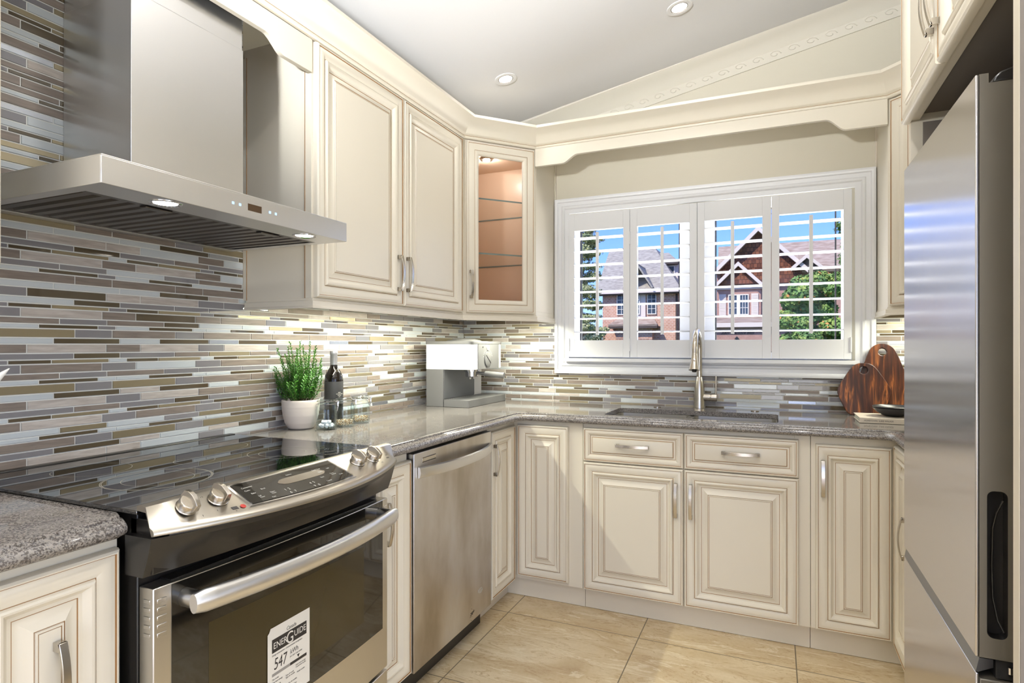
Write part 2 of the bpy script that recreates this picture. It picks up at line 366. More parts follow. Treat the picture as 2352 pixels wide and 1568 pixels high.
# ================================================================== room shell
def ceil_z(x): return 2.47 + 0.19 * x
def struct(mb, name, m, **kw): return mb.build(name, m, kind='structure', **kw)
struct(MB().box(-0.1, 5.1, -7.1, 0.15, -0.1, 0.0), 'floor', FLOOR, smooth=0)
struct(MB().prism([(-0.1, ceil_z(-0.1)), (5.1, ceil_z(5.1)), (5.1, ceil_z(5.1) + 0.12), (-0.1, ceil_z(-0.1) + 0.12)], 'y', -7.1, 0.15), 'ceiling', CEIL, smooth=0)
struct(MB().box(-0.1, 0.0, -7.1, 0.15, 0, 2.452), 'wall_left', WALL, smooth=0)
WX0, WX1, WZ0, WZ1 = 0.700, 2.134, 1.170, 1.998
wb = MB()
wb.box(0.0, WX0, 0.0, 0.15, 0, 2.47); wb.box(WX0, WX1, 0, 0.15, 0, WZ0)
wb.prism([(WX0, WZ1), (WX1, WZ1), (WX1, ceil_z(WX1)), (WX0, ceil_z(WX0))], 'y', 0, 0.15)
wb.prism([(WX1, 0), (2.95, 0), (2.95, ceil_z(2.95)), (WX1, ceil_z(WX1))], 'y', 0, 0.15)
wb.prism([(0, 2.47), (WX0, 2.47), (WX0, ceil_z(WX0))], 'y', 0, 0.15)
struct(wb, 'wall_back', WALL, smooth=0)
struct(MB().prism([(2.85, 0.0), (2.95, 0.0), (2.95, -2.0), (5.0, -2.0), (5.0, -2.11), (2.85, -2.11)], 'z', 0, 3.0), 'wall_right', WALL, smooth=0)
struct(MB().box(5.0, 5.1, -7.1, -5.8, 0, 3.4).box(5.0, 5.1, -2.6, -2.0, 0, 3.4).box(5.0, 5.1, -5.8, -2.6, 2.4, 3.4), 'wall_far_right', WALL, smooth=0)
struct(MB().box(5.02, 5.08, -5.8, -5.74, 0, 2.4).box(5.02, 5.08, -2.66, -2.6, 0, 2.4).box(5.02, 5.08, -4.23, -4.17, 0, 2.4).box(5.02, 5.08, -5.8, -2.6, 2.34, 2.4), 'added_window_3', VINYL, smooth=0)  # unseen side door frame, added along with its daylight lamp
struct(MB().box(-0.1, 1.0, -7.1, -7.0, 0, 2.6).box(4.4, 5.1, -7.1, -7.0, 0, 3.3).box(1.0, 4.4, -7.1, -7.0, 2.4, 2.64), 'wall_rear', WALL, smooth=0)
wd = struct(MB().box(1.0, 1.06, -7.08, -7.02, 0, 2.4).box(4.34, 4.4, -7.08, -7.02, 0, 2.4).box(2.67, 2.73, -7.08, -7.02, 0, 2.4).box(1.0, 4.4, -7.08, -7.02, 2.34, 2.4), 'added_window_2', VINYL, smooth=0)  # unseen rear door frame, added to go with the fill lamp
# ceiling crown on the back wall: sloping profile with scroll frieze
cr = MB(); prof = [(0, 0), (0.006, 0), (0.010, 0.012), (0.012, 0.05), (0.022, 0.062), (0.030, 0.075), (0.060, 0.105), (0.075, 0.112), (0.090, 0.128), (0.090, 0.14), (0, 0.14)]
secs = []
for x in (0.0, 2.85):
    zb = 2.327 + 0.199 * x
    secs.append([(x, -d, zb + h) for d, h in prof])
cr.band(secs)
for k in range(34):
    x = 0.05 + k * 0.083; zb = 2.327 + 0.199 * x + 0.030
    pts = [(x + 0.030 * math.cos(t) * (1 - t / 9), -0.012, zb + 0.018 * math.sin(t) * (1 - t / 9)) for t in [i * 0.7 for i in range(10)]]
    cr.tube(pts, 0.0028, 5)
struct(cr, 'trim_1', mat('ceiling_moulding_paint', srgb(214, 209, 196), 0.8))

# ------------------------------------------------------------------ mosaic tiling
random.seed(7)
ROWS = [('A', .0245, [0.042, 0.2435]), ('B', .017, [0.156, 0.284]), ('C', .0122, [0.0, 0.100, 0.2515]), ('D', .0245, [0.028, 0.232]),
        ('E', .017, [0.120, 0.246]), ('F', .0122, [0.0695, 0.221, 0.2715]), ('G', .0245, [0.159, 0.261]), ('H', .0170, [0.105, 0.283])]
PICK = {'A': ['BWTGWLL', 'GTGTTL'], 'B': ['TGLTB', 'WGTMG'], 'C': ['B', 'M', 'GW'], 'D': ['TLLWTB', 'GTG'],
        'E': ['GBWMG', 'WTWGM'], 'F': ['B', 'GW', 'W'], 'G': ['LGGT', 'MTTM'], 'H': ['BMBWW', 'WGGWLS']}
CH = {}
def pick(row, seg, n, wall):
    k = (row, seg, n, wall)
    if k not in CH: CH[k] = random.choice(PICK[row[0]][seg])
    return CH[k]
def mosaic(name, P, s0, s1, z0, z1, off, blocks, wall):
    """P(s, z, d) -> point; tiles drawn down from z=1.2445 in courses repeating every 0.149 m"""
    mb = MB(); G = TKEY.index('g'); gap = 0.0016
    for (a, b, c, d) in blocks:
        mb.add([P(a, c, 0.004), P(b, c, 0.004), P(b, d, 0.004), P(a, d, 0.004)], [(0, 1, 2, 3)], G)
    per = sum(r[1] for r in ROWS); zt = 1.2445 + per * math.ceil((z1 - 1.2445) / per); z = zt; ri = 0
    while z > z0:
        nm, h, js = ROWS[ri % 8]; zb = z - h
        n0 = int((s0 - off) / 0.304) - 2; n1 = int((s1 - off) / 0.304) + 2
        for n in range(n0, n1):
            for k in range(len(js)):
                a = off + n * 0.304 + js[k]; b = off + n * 0.304 + (js[k + 1] if k + 1 < len(js) else js[0] + 0.304)
                t = pick(nm + str(ri // 8), k, n, wall); mi = TKEY.index(t)
                for (A, B, C, D) in blocks:
                    a2, b2, c2, d2 = max(a + gap, A), min(b - gap, B), max(zb + gap, C), min(z - gap, D)
                    if b2 - a2 < 0.002 or d2 - c2 < 0.002: continue
                    q = [(a2, c2), (b2, c2), (b2, d2), (a2, d2)]; e = 0.0006
                    q2 = [(a2 + e, c2 + e), (b2 - e, c2 + e), (b2 - e, d2 - e), (a2 + e, d2 - e)]
                    tl = random.uniform(-0.00025, 0.00025)
                    vs = [P(u, v, 0.004) for u, v in q] + [P(u, v, 0.0062 + (tl if i in (0, 3) else -tl)) for i, (u, v) in enumerate(q2)]
                    mb.add(vs, [(4, 5, 6, 7), (0, 1, 5, 4), (1, 2, 6, 5), (2, 3, 7, 6), (3, 0, 4, 7)], mi)
        z = zb; ri += 1
    return mb.build(name, [TILES[k] for k in TKEY], smooth=0, kind='structure')
mosaic('wall_left_tile', lambda s, z, d: (d, s, z), -3.4, -0.007, 0.9, 2.45, -2.433, [(-3.4, -0.0065, 0.905, 1.435), (-3.4, -1.7015, 1.435, 2.452)], 0)
mosaic('wall_back_tile', lambda s, z, d: (s, -d, z), 0.0, 2.84, 0.9, 1.45, 0.05, [(0.0065, 0.612, 0.905, 1.43), (0.612, 2.236, 0.905, 1.078), (2.236, 2.85, 0.905, 1.43)], 1)

# ------------------------------------------------------------------ window: casing, frame, glass
cas = MB()
prf = [(0.0, 0.004), (0.0, 0.028), (0.010, 0.032), (0.018, 0.030), (0.022, 0.022), (0.040, 0.020), (0.046, 0.026), (0.056, 0.026), (0.062, 0.018), (0.085, 0.016), (0.085, 0.0)]
X0, X1, Z0, Z1 = 0.6175, 2.2315, 1.080, 2.088
def ringpts(d, h): return [(X0 + d, -h, Z0 + d), (X1 - d, -h, Z0 + d), (X1 - d, -h, Z1 - d), (X0 + d, -h, Z1 - d)]
cas.band([ringpts(d, h) for d, h in prf], cap=False)
cas.box(X0 + 0.07, X1 - 0.07, -0.052, -0.005, 1.150, 1.168)
cas.box(X0 + 0.074, X1 - 0.074, -0.036, -0.005, 1.140, 1.150)
struct(cas, 'trim_2', WHITE)
wf = MB()
def frame(mb, x0, x1, z0, z1, y0, y1, t, m=0):
    mb.box(x0, x0 + t, y0, y1, z0, z1, m); mb.box(x1 - t, x1, y0, y1, z0, z1, m)
    mb.box(x0 + t, x1 - t, y0, y1, z0, z0 + t, m); mb.box(x0 + t, x1 - t, y0, y1, z1 - t, z1, m)
frame(wf, WX0 + 0.0005, WX1 - 0.0005, WZ0 + 0.0005, WZ1 - 0.0005, 0.075, 0.145, 0.033)
wf.box(1.312, 1.494, 0.078, 0.142, WZ0 + 0.034, WZ1 - 0.034)
win = struct(wf, 'window_1', VINYL, bevel=0.002)
for x0, x1 in ((0.735, 1.310), (1.496, 2.076)):
    g = MB(); frame(g, x0, x1, WZ0 + 0.035, WZ1 - 0.035, 0.100, 0.118, 0.006); g.build('sash_gasket', BLACKG, win)
    MB().box(x0 + 0.006, x1 - 0.006, 0.106, 0.110, WZ0 + 0.041, WZ1 - 0.041).build('window_pane', GLASS, win, smooth=0)
struct(MB().box(WX0 + .0002, WX0 + 0.004, 0.0, 0.075, WZ0, WZ1).box(WX1 - 0.004, WX1 - .0002, 0.0, 0.075, WZ0, WZ1).box(WX0 + .004, WX1 - .004, 0.0, 0.075, WZ0 + .0002, WZ0 + 0.004).box(WX0 + .004, WX1 - .004, 0.0, 0.075, WZ1 - 0.004, WZ1 - .0002), 'trim_3', VINYL, smooth=0)
# shutters
xs = [0.7045, 1.0590, 1.4170, 1.7765, 2.1295]
SHL = ['leftmost shutter panel, conifer and grey roof behind its louvres', 'second shutter panel from the left, in front of the tan brick house', 'third shutter panel from the left, right behind the tap, facing the shingled gable', 'rightmost shutter panel, full of green maple leaves behind']
ops = [(0.740, 1.022), (1.100, 1.378), (1.454, 1.734), (1.813, 2.096)]
for i in range(4):
    a, b = xs[i] + 0.001, xs[i + 1] - 0.001; oa, ob_ = ops[i]; z0, z1, ob0, ob1 = 1.1745, 1.9945, 1.270, 1.897
    t = thing('window_shutter', ((a + b) / 2, -0.012, z0), 'white plantation ' + SHL[i], 'window shutter', 'white plantation shutters in the kitchen window')
    f = MB(); y0, y1 = -0.030, -0.003
    f.box(a, oa, y0, y1, z0, z1); f.box(ob_, b, y0, y1, z0, z1); f.box(oa, ob_, y0, y1, z0, ob0); f.box(oa, ob_, y0, y1, ob1, z1)
    f.build('shutter_frame', WHITE, t, bevel=0.0015)
    for k in range(8):
        zc = 1.852 - k * 0.0765; sec = []
        for j in range(10):
            an = 2 * math.pi * j / 10; yy, zz = 0.030 * math.cos(an), 0.0041 * math.sin(an); th = R(-3)
            sec.append((-0.0165 + yy * math.cos(th) - zz * math.sin(th), zc + yy * math.sin(th) + zz * math.cos(th)))
        MB().band([[(x, p, q) for p, q in sec] for x in (oa + 0.0008, ob_ - 0.0008)]).build('louvre', WHITE, t)
    xc = (oa + ob_) / 2
    MB().box(xc - 0.0085, xc + 0.0085, -0.058, -0.0475, 1.300, 1.878).build('tilt_rod', WHITE, t, bevel=0.002)
    for zc in (1.245, 1.835):
        if i in (0, 1, 3):
            xh = {0: a + 0.002, 1: a, 3: b - 0.002}[i]
            MB().lathe([(0.004, -0.035), (0.004, 0.035)], (xh, -0.033, zc), 10).build('hinge', WHITE, t)

# ------------------------------------------------------------------ cabinet doors and pulls
g = 1
OUT = [(0, .012, 0), (.002, .018, 0), (.006, .0215, 0), (.0085, .0210, 0), (.0088, .0178, g), (.0106, .0178, g), (.0170, .0210, 0), (.0235, .0212, 0), (.0330, .0192, 0), (.0425, .0140, 0), (.0426, .0130, g), (.0443, .0130, g), (.0465, .0195, 0), (.0500, .0218, 0), (.0540, .0205, 0)]
DOOR = OUT + [(.0600, .0120, 0), (.0640, .0085, 0), (.0705, .0075, 0), (.0706, .0062, g), (.0723, .0062, g), (.0790, .0078, 0), (.0880, .0125, 0), (.0975, .0185, 0), (.0985, .0185, 0), (.0986, .0170, g), (.1002, .0170, g), (.1010, .0200, 0), (.1042, .0202, 0), (.1043, .0190, g), (.1056, .0190, g), (.1058, .0200, 0)]
DRAW = [(0, .012, 0), (.002, .018, 0), (.006, .0215, 0), (.0085, .0210, 0), (.0088, .0178, g), (.0106, .0178, g), (.0170, .0212, 0), (.0240, .0200, 0), (.0335, .0120, 0), (.0336, .0100, g), (.0352, .0100, g), (.0420, .0105, 0), (.0430, .0105, g), (.0444, .0105, g), (.0460, .0180, 0), (.0480, .0190, 0)]
UDOOR = OUT + [(.0620, .0140, 0), (.0680, .0080, 0), (.0735, .0065, 0), (.0736, .0052, g), (.0753, .0052, g), (.0820, .0070, 0), (.0948, .0130, 0), (.0950, .0118, g), (.0966, .0118, g), (.0985, .0145, 0), (.1005, .0145, 0), (.1006, .0134, g), (.1018, .0134, g), (.1020, .0148, 0)]
Zv = (0, 0, 1)
def door(name, parent, o, u, n, Wd, Hh, prof=DOOR, label=None):
    return MB().panel(o, u, Zv, n, Wd, Hh, prof).build(name, [CREAM, GLAZE], parent, smooth=28, label=label)
def pull(parent, base, up, n, L=0.155, w=0.014, H=0.032, t=0.0050):
    """arched flat bar pull centred on base; up = along the bar, n = away from the door"""
    base, up, n = Vector(base), Vector(up).normalized(), Vector(n).normalized(); s = up.cross(n)
    mb = MB(); secs = []
    K = 14
    for i in range(K + 1):
        q = -1 + 2 * i / K; y = q * L / 2; h = H * (0.62 + 0.38 * (1 - q * q)); 
        secs.append([base + up * y + s * a + n * b for a, b in ((-w / 2, h - t), (w / 2, h - t), (w / 2, h), (-w / 2, h))])
    mb.band(secs)
    for q in (-1, 1):
        c = q * (L / 2 - 0.008)
        secs = [[base + up * (c + dy * k) + s * (a * k2) + n * h for dy, a in ((-.008, -w / 2), (.008, -w / 2), (.008, w / 2), (-.008, w / 2))] for h, k, k2 in ((0, 1.0, 1.0), (H * 0.62, 1.0, 1.0))]
        mb.band(secs)
    return mb.build('handle', NICKEL, parent, bevel=0.001, seg=2)
XN, YN = (1, 0, 0), (0, -1, 0)
XF, YF = 0.616, -0.611     # carcass fronts of left and back runs
# --- base cabinet left of the range
def carcass(mb, x0, x1, y0, y1, z0, z1): mb.box(x0, x1, y0, y1, z0, z1)
t = thing('base_cabinet', (0.3, -2.8, 0), 'cream base cabinet left of the range, door with nested mouldings and vertical pull', 'cabinet')
MB().box(0.012, XF, -3.16, -2.5485, 0.10, 0.874).box(0.012, 0.56, -3.16, -2.5485, 0.001, 0.10).build('carcass', CREAM, t, bevel=0.001)
d = door('door', t, (XF + .0005, -2.800, 0.108), (0, 1, 0), XN, 0.246, 0.742); pull(d, (XF + 0.019, -2.666, 0.652), Zv, XN, 0.14)
door('door', t, (XF + .0005, -3.12, 0.108), (0, 1, 0), XN, 0.316, 0.742)
# --- narrow cabinet right of the range
t = thing('base_cabinet', (0.3, -1.66, 0), 'narrow cream base cabinet squeezed between range and dishwasher', 'cabinet')
MB().box(0.012, XF, -1.7655, -1.5495, 0.10, 0.874).box(0.012, 0.56, -1.7655, -1.5495, 0.001, 0.10).build('carcass', CREAM, t, bevel=0.001)
NARROW = DOOR
d = door('door', t, (XF + .0005, -1.7625, 0.100), (0, 1, 0), XN, 0.216, 0.742); pull(d, (XF + 0.018, -1.700, 0.66), Zv, XN, 0.14)
# --- corner cabinet (L shaped, two doors)
t = thing('base_cabinet', (0.45, -0.45, 0), 'cream corner base cabinet, two doors folding in the left corner beside the dishwasher', 'cabinet')
MB().prism([(0.012, -0.012), (0.968, -0.012), (0.968, YF), (XF, YF), (XF, -0.915), (0.012, -0.915)], 'z', 0.10, 0.874).prism([(0.012, -0.012), (0.968, -0.012), (0.968, -0.575), (0.565, -0.575), (0.565, -0.915), (0.012, -0.915)], 'z', 0.001, 0.10).build('carcass', CREAM, t, bevel=0.001)
d = door('door', t, (XF + .0005, -0.905, 0.100), (0, 1, 0), XN, 0.262, 0.752); pull(d, (XF + 0.018, -0.883, 0.725), Zv, XN, 0.142)
door('door', t, (0.6385, YF - .0005, 0.118), (1, 0, 0), YN, 0.262, 0.738)
# --- sink cabinet
t = thing('base_cabinet', (1.42, -0.3, 0), 'wide cream sink base cabinet under the window, two drawer fronts above two doors', 'cabinet')
c = MB(); c.box(0.9695, 0.985, YF, -0.012, 0.10, 0.874).box(1.865, 1.9235, YF, -0.012, 0.10, 0.874).box(0.985, 1.865, YF, -0.012, 0.10, 0.118).box(0.985, 1.865, -0.030, -0.012, 0.118, 0.874)
c.box(0.985, 1.865, YF, YF + 0.02, 0.67, 0.874).box(1.40, 1.455, YF, YF + 0.02, 0.118, 0.67).box(0.9695, 1.9235, -0.575, -0.012, 0.001, 0.10)
c.build('carcass', CREAM, t, bevel=0.001)
for x0, w_ in ((0.9735, 0.4535), (1.4305, 0.4505)):
    d = door('drawer', t, (x0, YF - .0005, 0.7030), (1, 0, 0), YN, w_, 0.1555, DRAW); pull(d, (x0 + w_ / 2 + 0.004, YF - 0.018, 0.7865), (1, 0, 0), YN, 0.150)
for x0, w_, hx in ((0.9735, 0.4535, 1.396), (1.4305, 0.4505, 1.459)):
    d = door('door', t, (x0, YF - .0005, 0.104), (1, 0, 0), YN, w_, 0.5955); pull(d, (hx, YF - 0.018, 0.565), Zv, YN, 0.150)
# --- right cabinet
t = thing('base_cabinet', (2.3, -0.3, 0), 'cream base cabinet at the right end, slim door with pull at its left edge', 'cabinet')
MB().prism([(1.925, -0.012), (2.838, -0.012), (2.838, -0.665), (2.224, -0.665), (2.224, YF), (1.925, YF)], 'z', 0.10, 0.874).prism([(1.925, -0.012), (2.838, -0.012), (2.838, -0.665), (2.28, -0.665), (2.28, -0.575), (1.925, -0.575)], 'z', 0.001, 0.10).build('carcass', CREAM, t, bevel=0.001)
d = door('door', t, (1.9415, YF - .0005, 0.104), (1, 0, 0), YN, 0.262, 0.742); pull(d, (1.967, YF - 0.018, 0.712), Zv, YN, 0.145)
t = thing('base_cabinet', (2.5, -0.93, 0), 'cream base cabinet mostly hidden behind the fridge edge, only its moulded door corner shows', 'cabinet')
MB().box(2.224, 2.838, -1.214, -0.667, 0.10, 0.874).box(2.28, 2.838, -1.214, -0.667, 0.001, 0.10).build('carcass', CREAM, t, bevel=0.001)
d = door('door', t, (2.2235, -0.655, 0.104), (0, -1, 0), (-1, 0, 0), 0.262, 0.760); pull(d, (2.206, -0.905, 0.58), Zv, (-1, 0, 0), 0.145)
door('door', t, (2.2235, -0.920, 0.104), (0, -1, 0), (-1, 0, 0), 0.290, 0.760)

# ------------------------------------------------------------------ countertop
EDGE = [(-0.040, .915), (-0.028, .915), (-0.0245, .9135), (-0.0235, .9095), (-0.0195, .9075), (-0.010, .9055), (-0.003, .9000), (0.0, .8940), (0.0, .8890), (-0.003, .8830), (-0.008, .8795), (-0.014, .8780), (-0.020, .8775), (-0.05, .8770)]
def outline(d):
    fx, fy, rx = 0.672 + d, -(0.655 + d), 2.196 - d
    q = 0.055; k = d * 0.41
    pts = [(0.006, -1.7635), (fx, -1.7635), (fx, fy - q - k)]
    for i in range(1, 4):
        a = i / 4 * math.pi / 2; pts.append((fx + (q + k) * (1 - math.cos(a)), fy - (q + k) * (1 - math.sin(a))))
    pts += [(fx + q + k, fy), (rx - q - k, fy)]
    for i in range(1, 4):
        a = i / 4 * math.pi / 2; pts.append((rx - (q + k) * (1 - math.sin(a)), fy - (q + k) * (1 - math.cos(a))))
    pts += [(rx, fy - q - k), (rx, -1.214), (2.844, -1.214), (2.844, -0.0065), (0.006, -0.0065)]
    return pts
def slab(name, outl, hole, **kw):
    bm = bmesh.new(); rings = []
    for d, z in EDGE: rings.append([bm.verts.new((x, y, z)) for x, y in outl(d)])
    n = len(rings[0])
    for i in range(len(rings) - 1):
        for k in range(n):
            k2 = (k + 1) % n; bm.faces.new((rings[i][k], rings[i][k2], rings[i + 1][k2], rings[i + 1][k]))
    hr = []
    if hole:
        for z in (0.915, 0.8930): hr.append([bm.verts.new((x, y, z)) for x, y in hole])
        h = len(hole)
        for k in range(h):
            k2 = (k + 1) % h; bm.faces.new((hr[0][k], hr[1][k], hr[1][k2], hr[0][k2]))
    for ring, hh in ((rings[0], 0), (rings[-1], 1)):
        es = []
        for k in range(n): es.append(bm.edges.get((ring[k], ring[(k + 1) % n])) or bm.edges.new((ring[k], ring[(k + 1) % n])))
        if hole:
            for k in range(h): es.append(bm.edges.get((hr[hh][k], hr[hh][(k + 1) % h])))
        bmesh.ops.triangle_fill(bm, use_beauty=True, edges=es)
    bmesh.ops.recalc_face_normals(bm, faces=bm.faces)
    for f in bm.faces: f.smooth = True
    for e in bm.edges:
        if len(e.link_faces) == 2 and e.link_faces[0].normal.dot(e.link_faces[1].normal) < math.cos(R(32)): e.smooth = False
    me = bpy.data.meshes.new(name); bm.to_mesh(me); bm.free(); me.materials.append(GRAN)
    o = bpy.data.objects.new(name, me); COL.objects.link(o); attach(o, None); return tag(o, **kw)
hx0, hx1, hy0, hy1, r_ = 1.052, 1.806, -0.565, -0.226, 0.03
hole = []
for cx_, cy_, a0 in ((hx1 - r_, hy1 - r_, 0), (hx0 + r_, hy1 - r_, 90), (hx0 + r_, hy0 + r_, 180), (hx1 - r_, hy0 + r_, 270)):
    for i in range(5): a = R(a0 + i * 22.5); hole.append((cx_ + r_ * math.cos(a), cy_ + r_ * math.sin(a)))
slab('countertop', outline, hole, label='long speckled grey granite countertop running round the corner under the window, with sink cut-out', cat='countertop')
slab('countertop', lambda d: [(0.006, -3.2), (0.672 + d, -3.2), (0.672 + d, -2.580), (0.660 + d, -2.557), (0.640 + d, -2.5475), (0.006, -2.5475)], None, label='short speckled grey granite countertop left of the range', cat='countertop')

# ------------------------------------------------------------------ sink, tap, hole covers
t = thing('sink', (1.43, -0.37, 0.70), 'stainless undermount double bowl sink set in the granite below the window', 'sink')
s_ = MB()
def basin(x0, x1, y0, y1, zt, zb):
    m = MB(); e = 0.0025
    def rr(d, z, r):
        o = []
        for cx_, cy_, a0 in ((x1 - d - r, y1 - d - r, 0), (x0 + d + r, y1 - d - r, 90), (x0 + d + r, y0 + d + r, 180), (x1 - d - r, y0 + d + r, 270)):
            for i in range(5): a = R(a0 + i * 22.5); o.append((cx_ + r * math.cos(a), cy_ + r * math.sin(a), z))
        return o
    m.band([rr(-0.006, zt, 0.03), rr(0, zt, 0.02), rr(0.004, zb + 0.02, 0.02), (rr(0.022, zb, 0.01))], cap=False)
    m.add(rr(0.022, zb, 0.01), [list(range(20))]); return m
b1 = basin(1.060, 1.405, -0.556, -0.234, 0.8922, 0.70); b1.build('bowl', STEEL, t, recalc=True)
b2 = basin(1.432, 1.798, -0.556, -0.234, 0.8922, 0.70); b2.build('bowl', STEEL, t, recalc=True)
MB().box(1.4045, 1.4325, -0.557, -0.233, 0.870, 0.8895).build('divider', STEEL, t, bevel=0.003)
for x in (1.235, 1.615): MB().lathe([(0.0, 0.0), (0.045, 0.0), (0.043, 0.003), (0.02, 0.004), (0, 0.004)], (x, -0.37, 0.7005), 24).build('drain', CHROME, t)
fx, fy = 1.432, -0.062
t = thing('kitchen_tap', (fx, fy, 0.915), 'tall brushed nickel pull-down tap standing behind the sink', 'tap')
MB().lathe([(0.0, 0), (0.0315, 0), (0.0315, 0.006), (0.030, 0.012), (0.0295, 0.05), (0.0265, 0.10), (0.0215, 0.135), (0.0165, 0.158), (0.0155, 0.162), (0, 0.162)], (fx, fy, 0.9152), 36).build('tap_body', NICKEL, t)
pts = [(fx, fy, 1.077), (fx, fy, 1.16), (fx, fy, 1.205)]
for i in range(13):
    a = math.pi * i / 12; pts.append((fx, fy - 0.098 + 0.098 * math.cos(a), 1.222 + 0.094 * math.sin(a)))
pts += [(fx, fy - 0.199, 1.205)]
MB().tube(pts, [0.0145] * 3 + [0.0145 - 0.0012 * math.sin(math.pi * i / 12) for i in range(13)] + [0.0138], 20).build('spout', NICKEL, t)
sp_ = MB().tube([(fx, fy - 0.1995, 1.2045), (fx, fy - 0.202, 1.19), (fx, fy - 0.206, 1.165), (fx, fy - 0.211, 1.140), (fx, fy - 0.2155, 1.120)], [0.0142, 0.0150, 0.0175, 0.0225, 0.0275], 24).build('spray_head', NICKEL, t)
MB().lathe([(0.0, -0.012), (0.009, -0.011), (0.012, -0.004), (0.012, 0)], (fx, fy - 0.216, 1.121), 20).build('nozzle', BLACK, sp_)
MB().lathe([(0.0, -0.004), (0.006, -0.003), (0.006, 0.002), (0, 0.002)], (fx, fy - 0.2255, 1.172), 16, 0, 'y').build('spray_button', CHROME, sp_)
MB().lathe([(0.0200, 0.0), (0.0205, 0.012), (0.0205, 0.034), (0.0190, 0.036), (0.0190, 0.038), (0.0205, 0.040), (0.0205, 0.066), (0.018, 0.068), (0, 0.068)], (fx + 0.020, fy, 0.972), 24, 0, 'x').build('valve_barrel', NICKEL, t)
MB().tube([(fx + 0.081, fy, 0.980), (fx + 0.082, fy - 0.002, 1.03), (fx + 0.083, fy - 0.003, 1.082)], [0.0048, 0.0045, 0.0052], 12).build('lever', NICKEL, t)
for x, w_ in ((1.225, 'left'), (1.702, 'right')):
    tag(MB().lathe([(0, 0), (0.019, 0), (0.019, 0.003), (0.015, 0.0045), (0, 0.0045)], (x, -0.12, 0.9152), 24).build('hole_cover', NICKEL), 'small round nickel hole cover on the granite to the %s of the tap' % w_, 'hole cover', 'tap hole covers')

# ================================================================== upper cabinets
UB, UT = 1.405, 2.292
RAILP = [(0.0, 0.0), (0.0, -0.006), (0.006, -0.010), (0.006, -0.026), (0.010, -0.030), (0.010, -0.035), (-0.012, -0.035), (-0.012, 0.0)]
def offs(path, d):
    """offset an open polyline to its right hand side with mitred corners"""
    out = []
    for i, p in enumerate(path):
        ds = []
        if i > 0: ds.append((Vector(path[i]) - Vector(path[i - 1])).normalized())
        if i < len(path) - 1: ds.append((Vector(path[i + 1]) - Vector(path[i])).normalized())
        ns = [Vector((q.y, -q.x)) for q in ds]
        if len(ns) == 1: n = ns[0]
        else:
            n = (ns[0] + ns[1]); n = n / n.length; n = n / max(0.3, n.dot(ns[0]))
        out.append((p[0] + n.x * d, p[1] + n.y * d))
    return out
def sweep(mb, path, prof, z0, m=0, mats=None):
    ol = [offs(path, d) for d, z in prof]
    secs = [[(ol[k][i][0], ol[k][i][1], z0 + prof[k][1]) for k in range(len(prof))] for i in range(len(path))]
    n = len(prof); vs = [p for c in secs for p in c]; fs = []; ms = []
    for i in range(len(secs) - 1):
        for k in range(n):
            k2 = (k + 1) % n; fs.append((i * n + k, i * n + k2, (i + 1) * n + k2, (i + 1) * n + k)); ms.append((mats or {}).get(k, m))
    fs += [list(range(n))[::-1], list(range((len(secs) - 1) * n, len(secs) * n))]; ms += [m, m]
    mb.add(vs, fs, ms)
# --- two-door wall cabinet
t = thing('wall_cabinet', (0.17, -1.17, UB), 'tall cream two-door wall cabinet right of the range hood, pulls at its centre', 'cabinet')
c = MB().box(0.008, 0.330, -1.699, -0.627, UB, UT + 0.03)
c.box(0.004, 0.022, -1.7005, -1.699, UB, UT).box(0.302, 0.330, -1.7035, -1.699, UB, UT)
c.build('carcass', CREAM, t, bevel=0.0008)
l_ = MB(); l_.box(0.3003, 0.3017, -1.7045, -1.699, UB, UT); l_.box(0.0225, 0.0235, -1.7015, -1.699, UB, UT); l_.build('glaze_line', GLAZE, t)
d = door('door', t, (0.3305, -1.696, UB + .003), (0, 1, 0), XN, 0.523, UT - UB - .006, UDOOR); pull(d, (0.3495, -1.212, 1.5435), Zv, XN, 0.150)
d = door('door', t, (0.3305, -1.169, UB + .003), (0, 1, 0), XN, 0.523, UT - UB - .006, UDOOR); pull(d, (0.3495, -1.148, 1.5435), Zv, XN, 0.150)
r_b = MB(); sweep(r_b, [(0.02, -1.7005), (0.333, -1.7005), (0.333, -0.629)], RAILP, UB); r_b.build('light_rail', CREAM, t, smooth=30)
# --- diagonal glass corner cabinet (hollow, lit)
A_, B_ = Vector((0.333, -0.627)), Vector((0.612, -0.309)); dv = (B_ - A_).normalized(); dn = Vector((dv.y, -dv.x)); DL = (B_ - A_).length
t = thing('corner_cabinet', (0.3, -0.3, UB), 'diagonal corner wall cabinet with one glass door and lit shelves inside', 'cabinet')
pent = [(0.008, -0.0075), (0.612, -0.0075), (0.612, -0.309), (0.333, -0.627), (0.008, -0.627)]
c = MB(); c.prism(pent, 'z', UB, UB + 0.018).prism(pent, 'z', UT + 0.01, UT + 0.03)
c.box(0.597, 0.612, -0.309, -0.0075, UB + .018, UT + .01)
c.box(0.008, 0.333, -0.627, -0.613, UB + .018, UT + .01)
def dbox(mb, s0, s1, h0, h1, z0, z1, m=0):
    P = lambda s, h: A_ + dv * s + dn * h
    a, b, c_, d_ = P(s0, h0), P(s1, h0), P(s1, h1), P(s0, h1)
    mb.prism([tuple(a), tuple(b), tuple(c_), tuple(d_)], 'z', z0, z1, m)
dbox(c, 0, 0.03, -0.018, 0, UB + .018, UT + .01); dbox(c, DL - 0.03, DL, -0.018, 0, UB + .018, UT + .01)
dbox(c, 0.03, DL - 0.03, -0.018, 0, UB + .018, UB + .05); dbox(c, 0.03, DL - .03, -0.018, 0, UT - .03, UT + .01)
c.build('carcass', CREAM, t, bevel=0.0008)
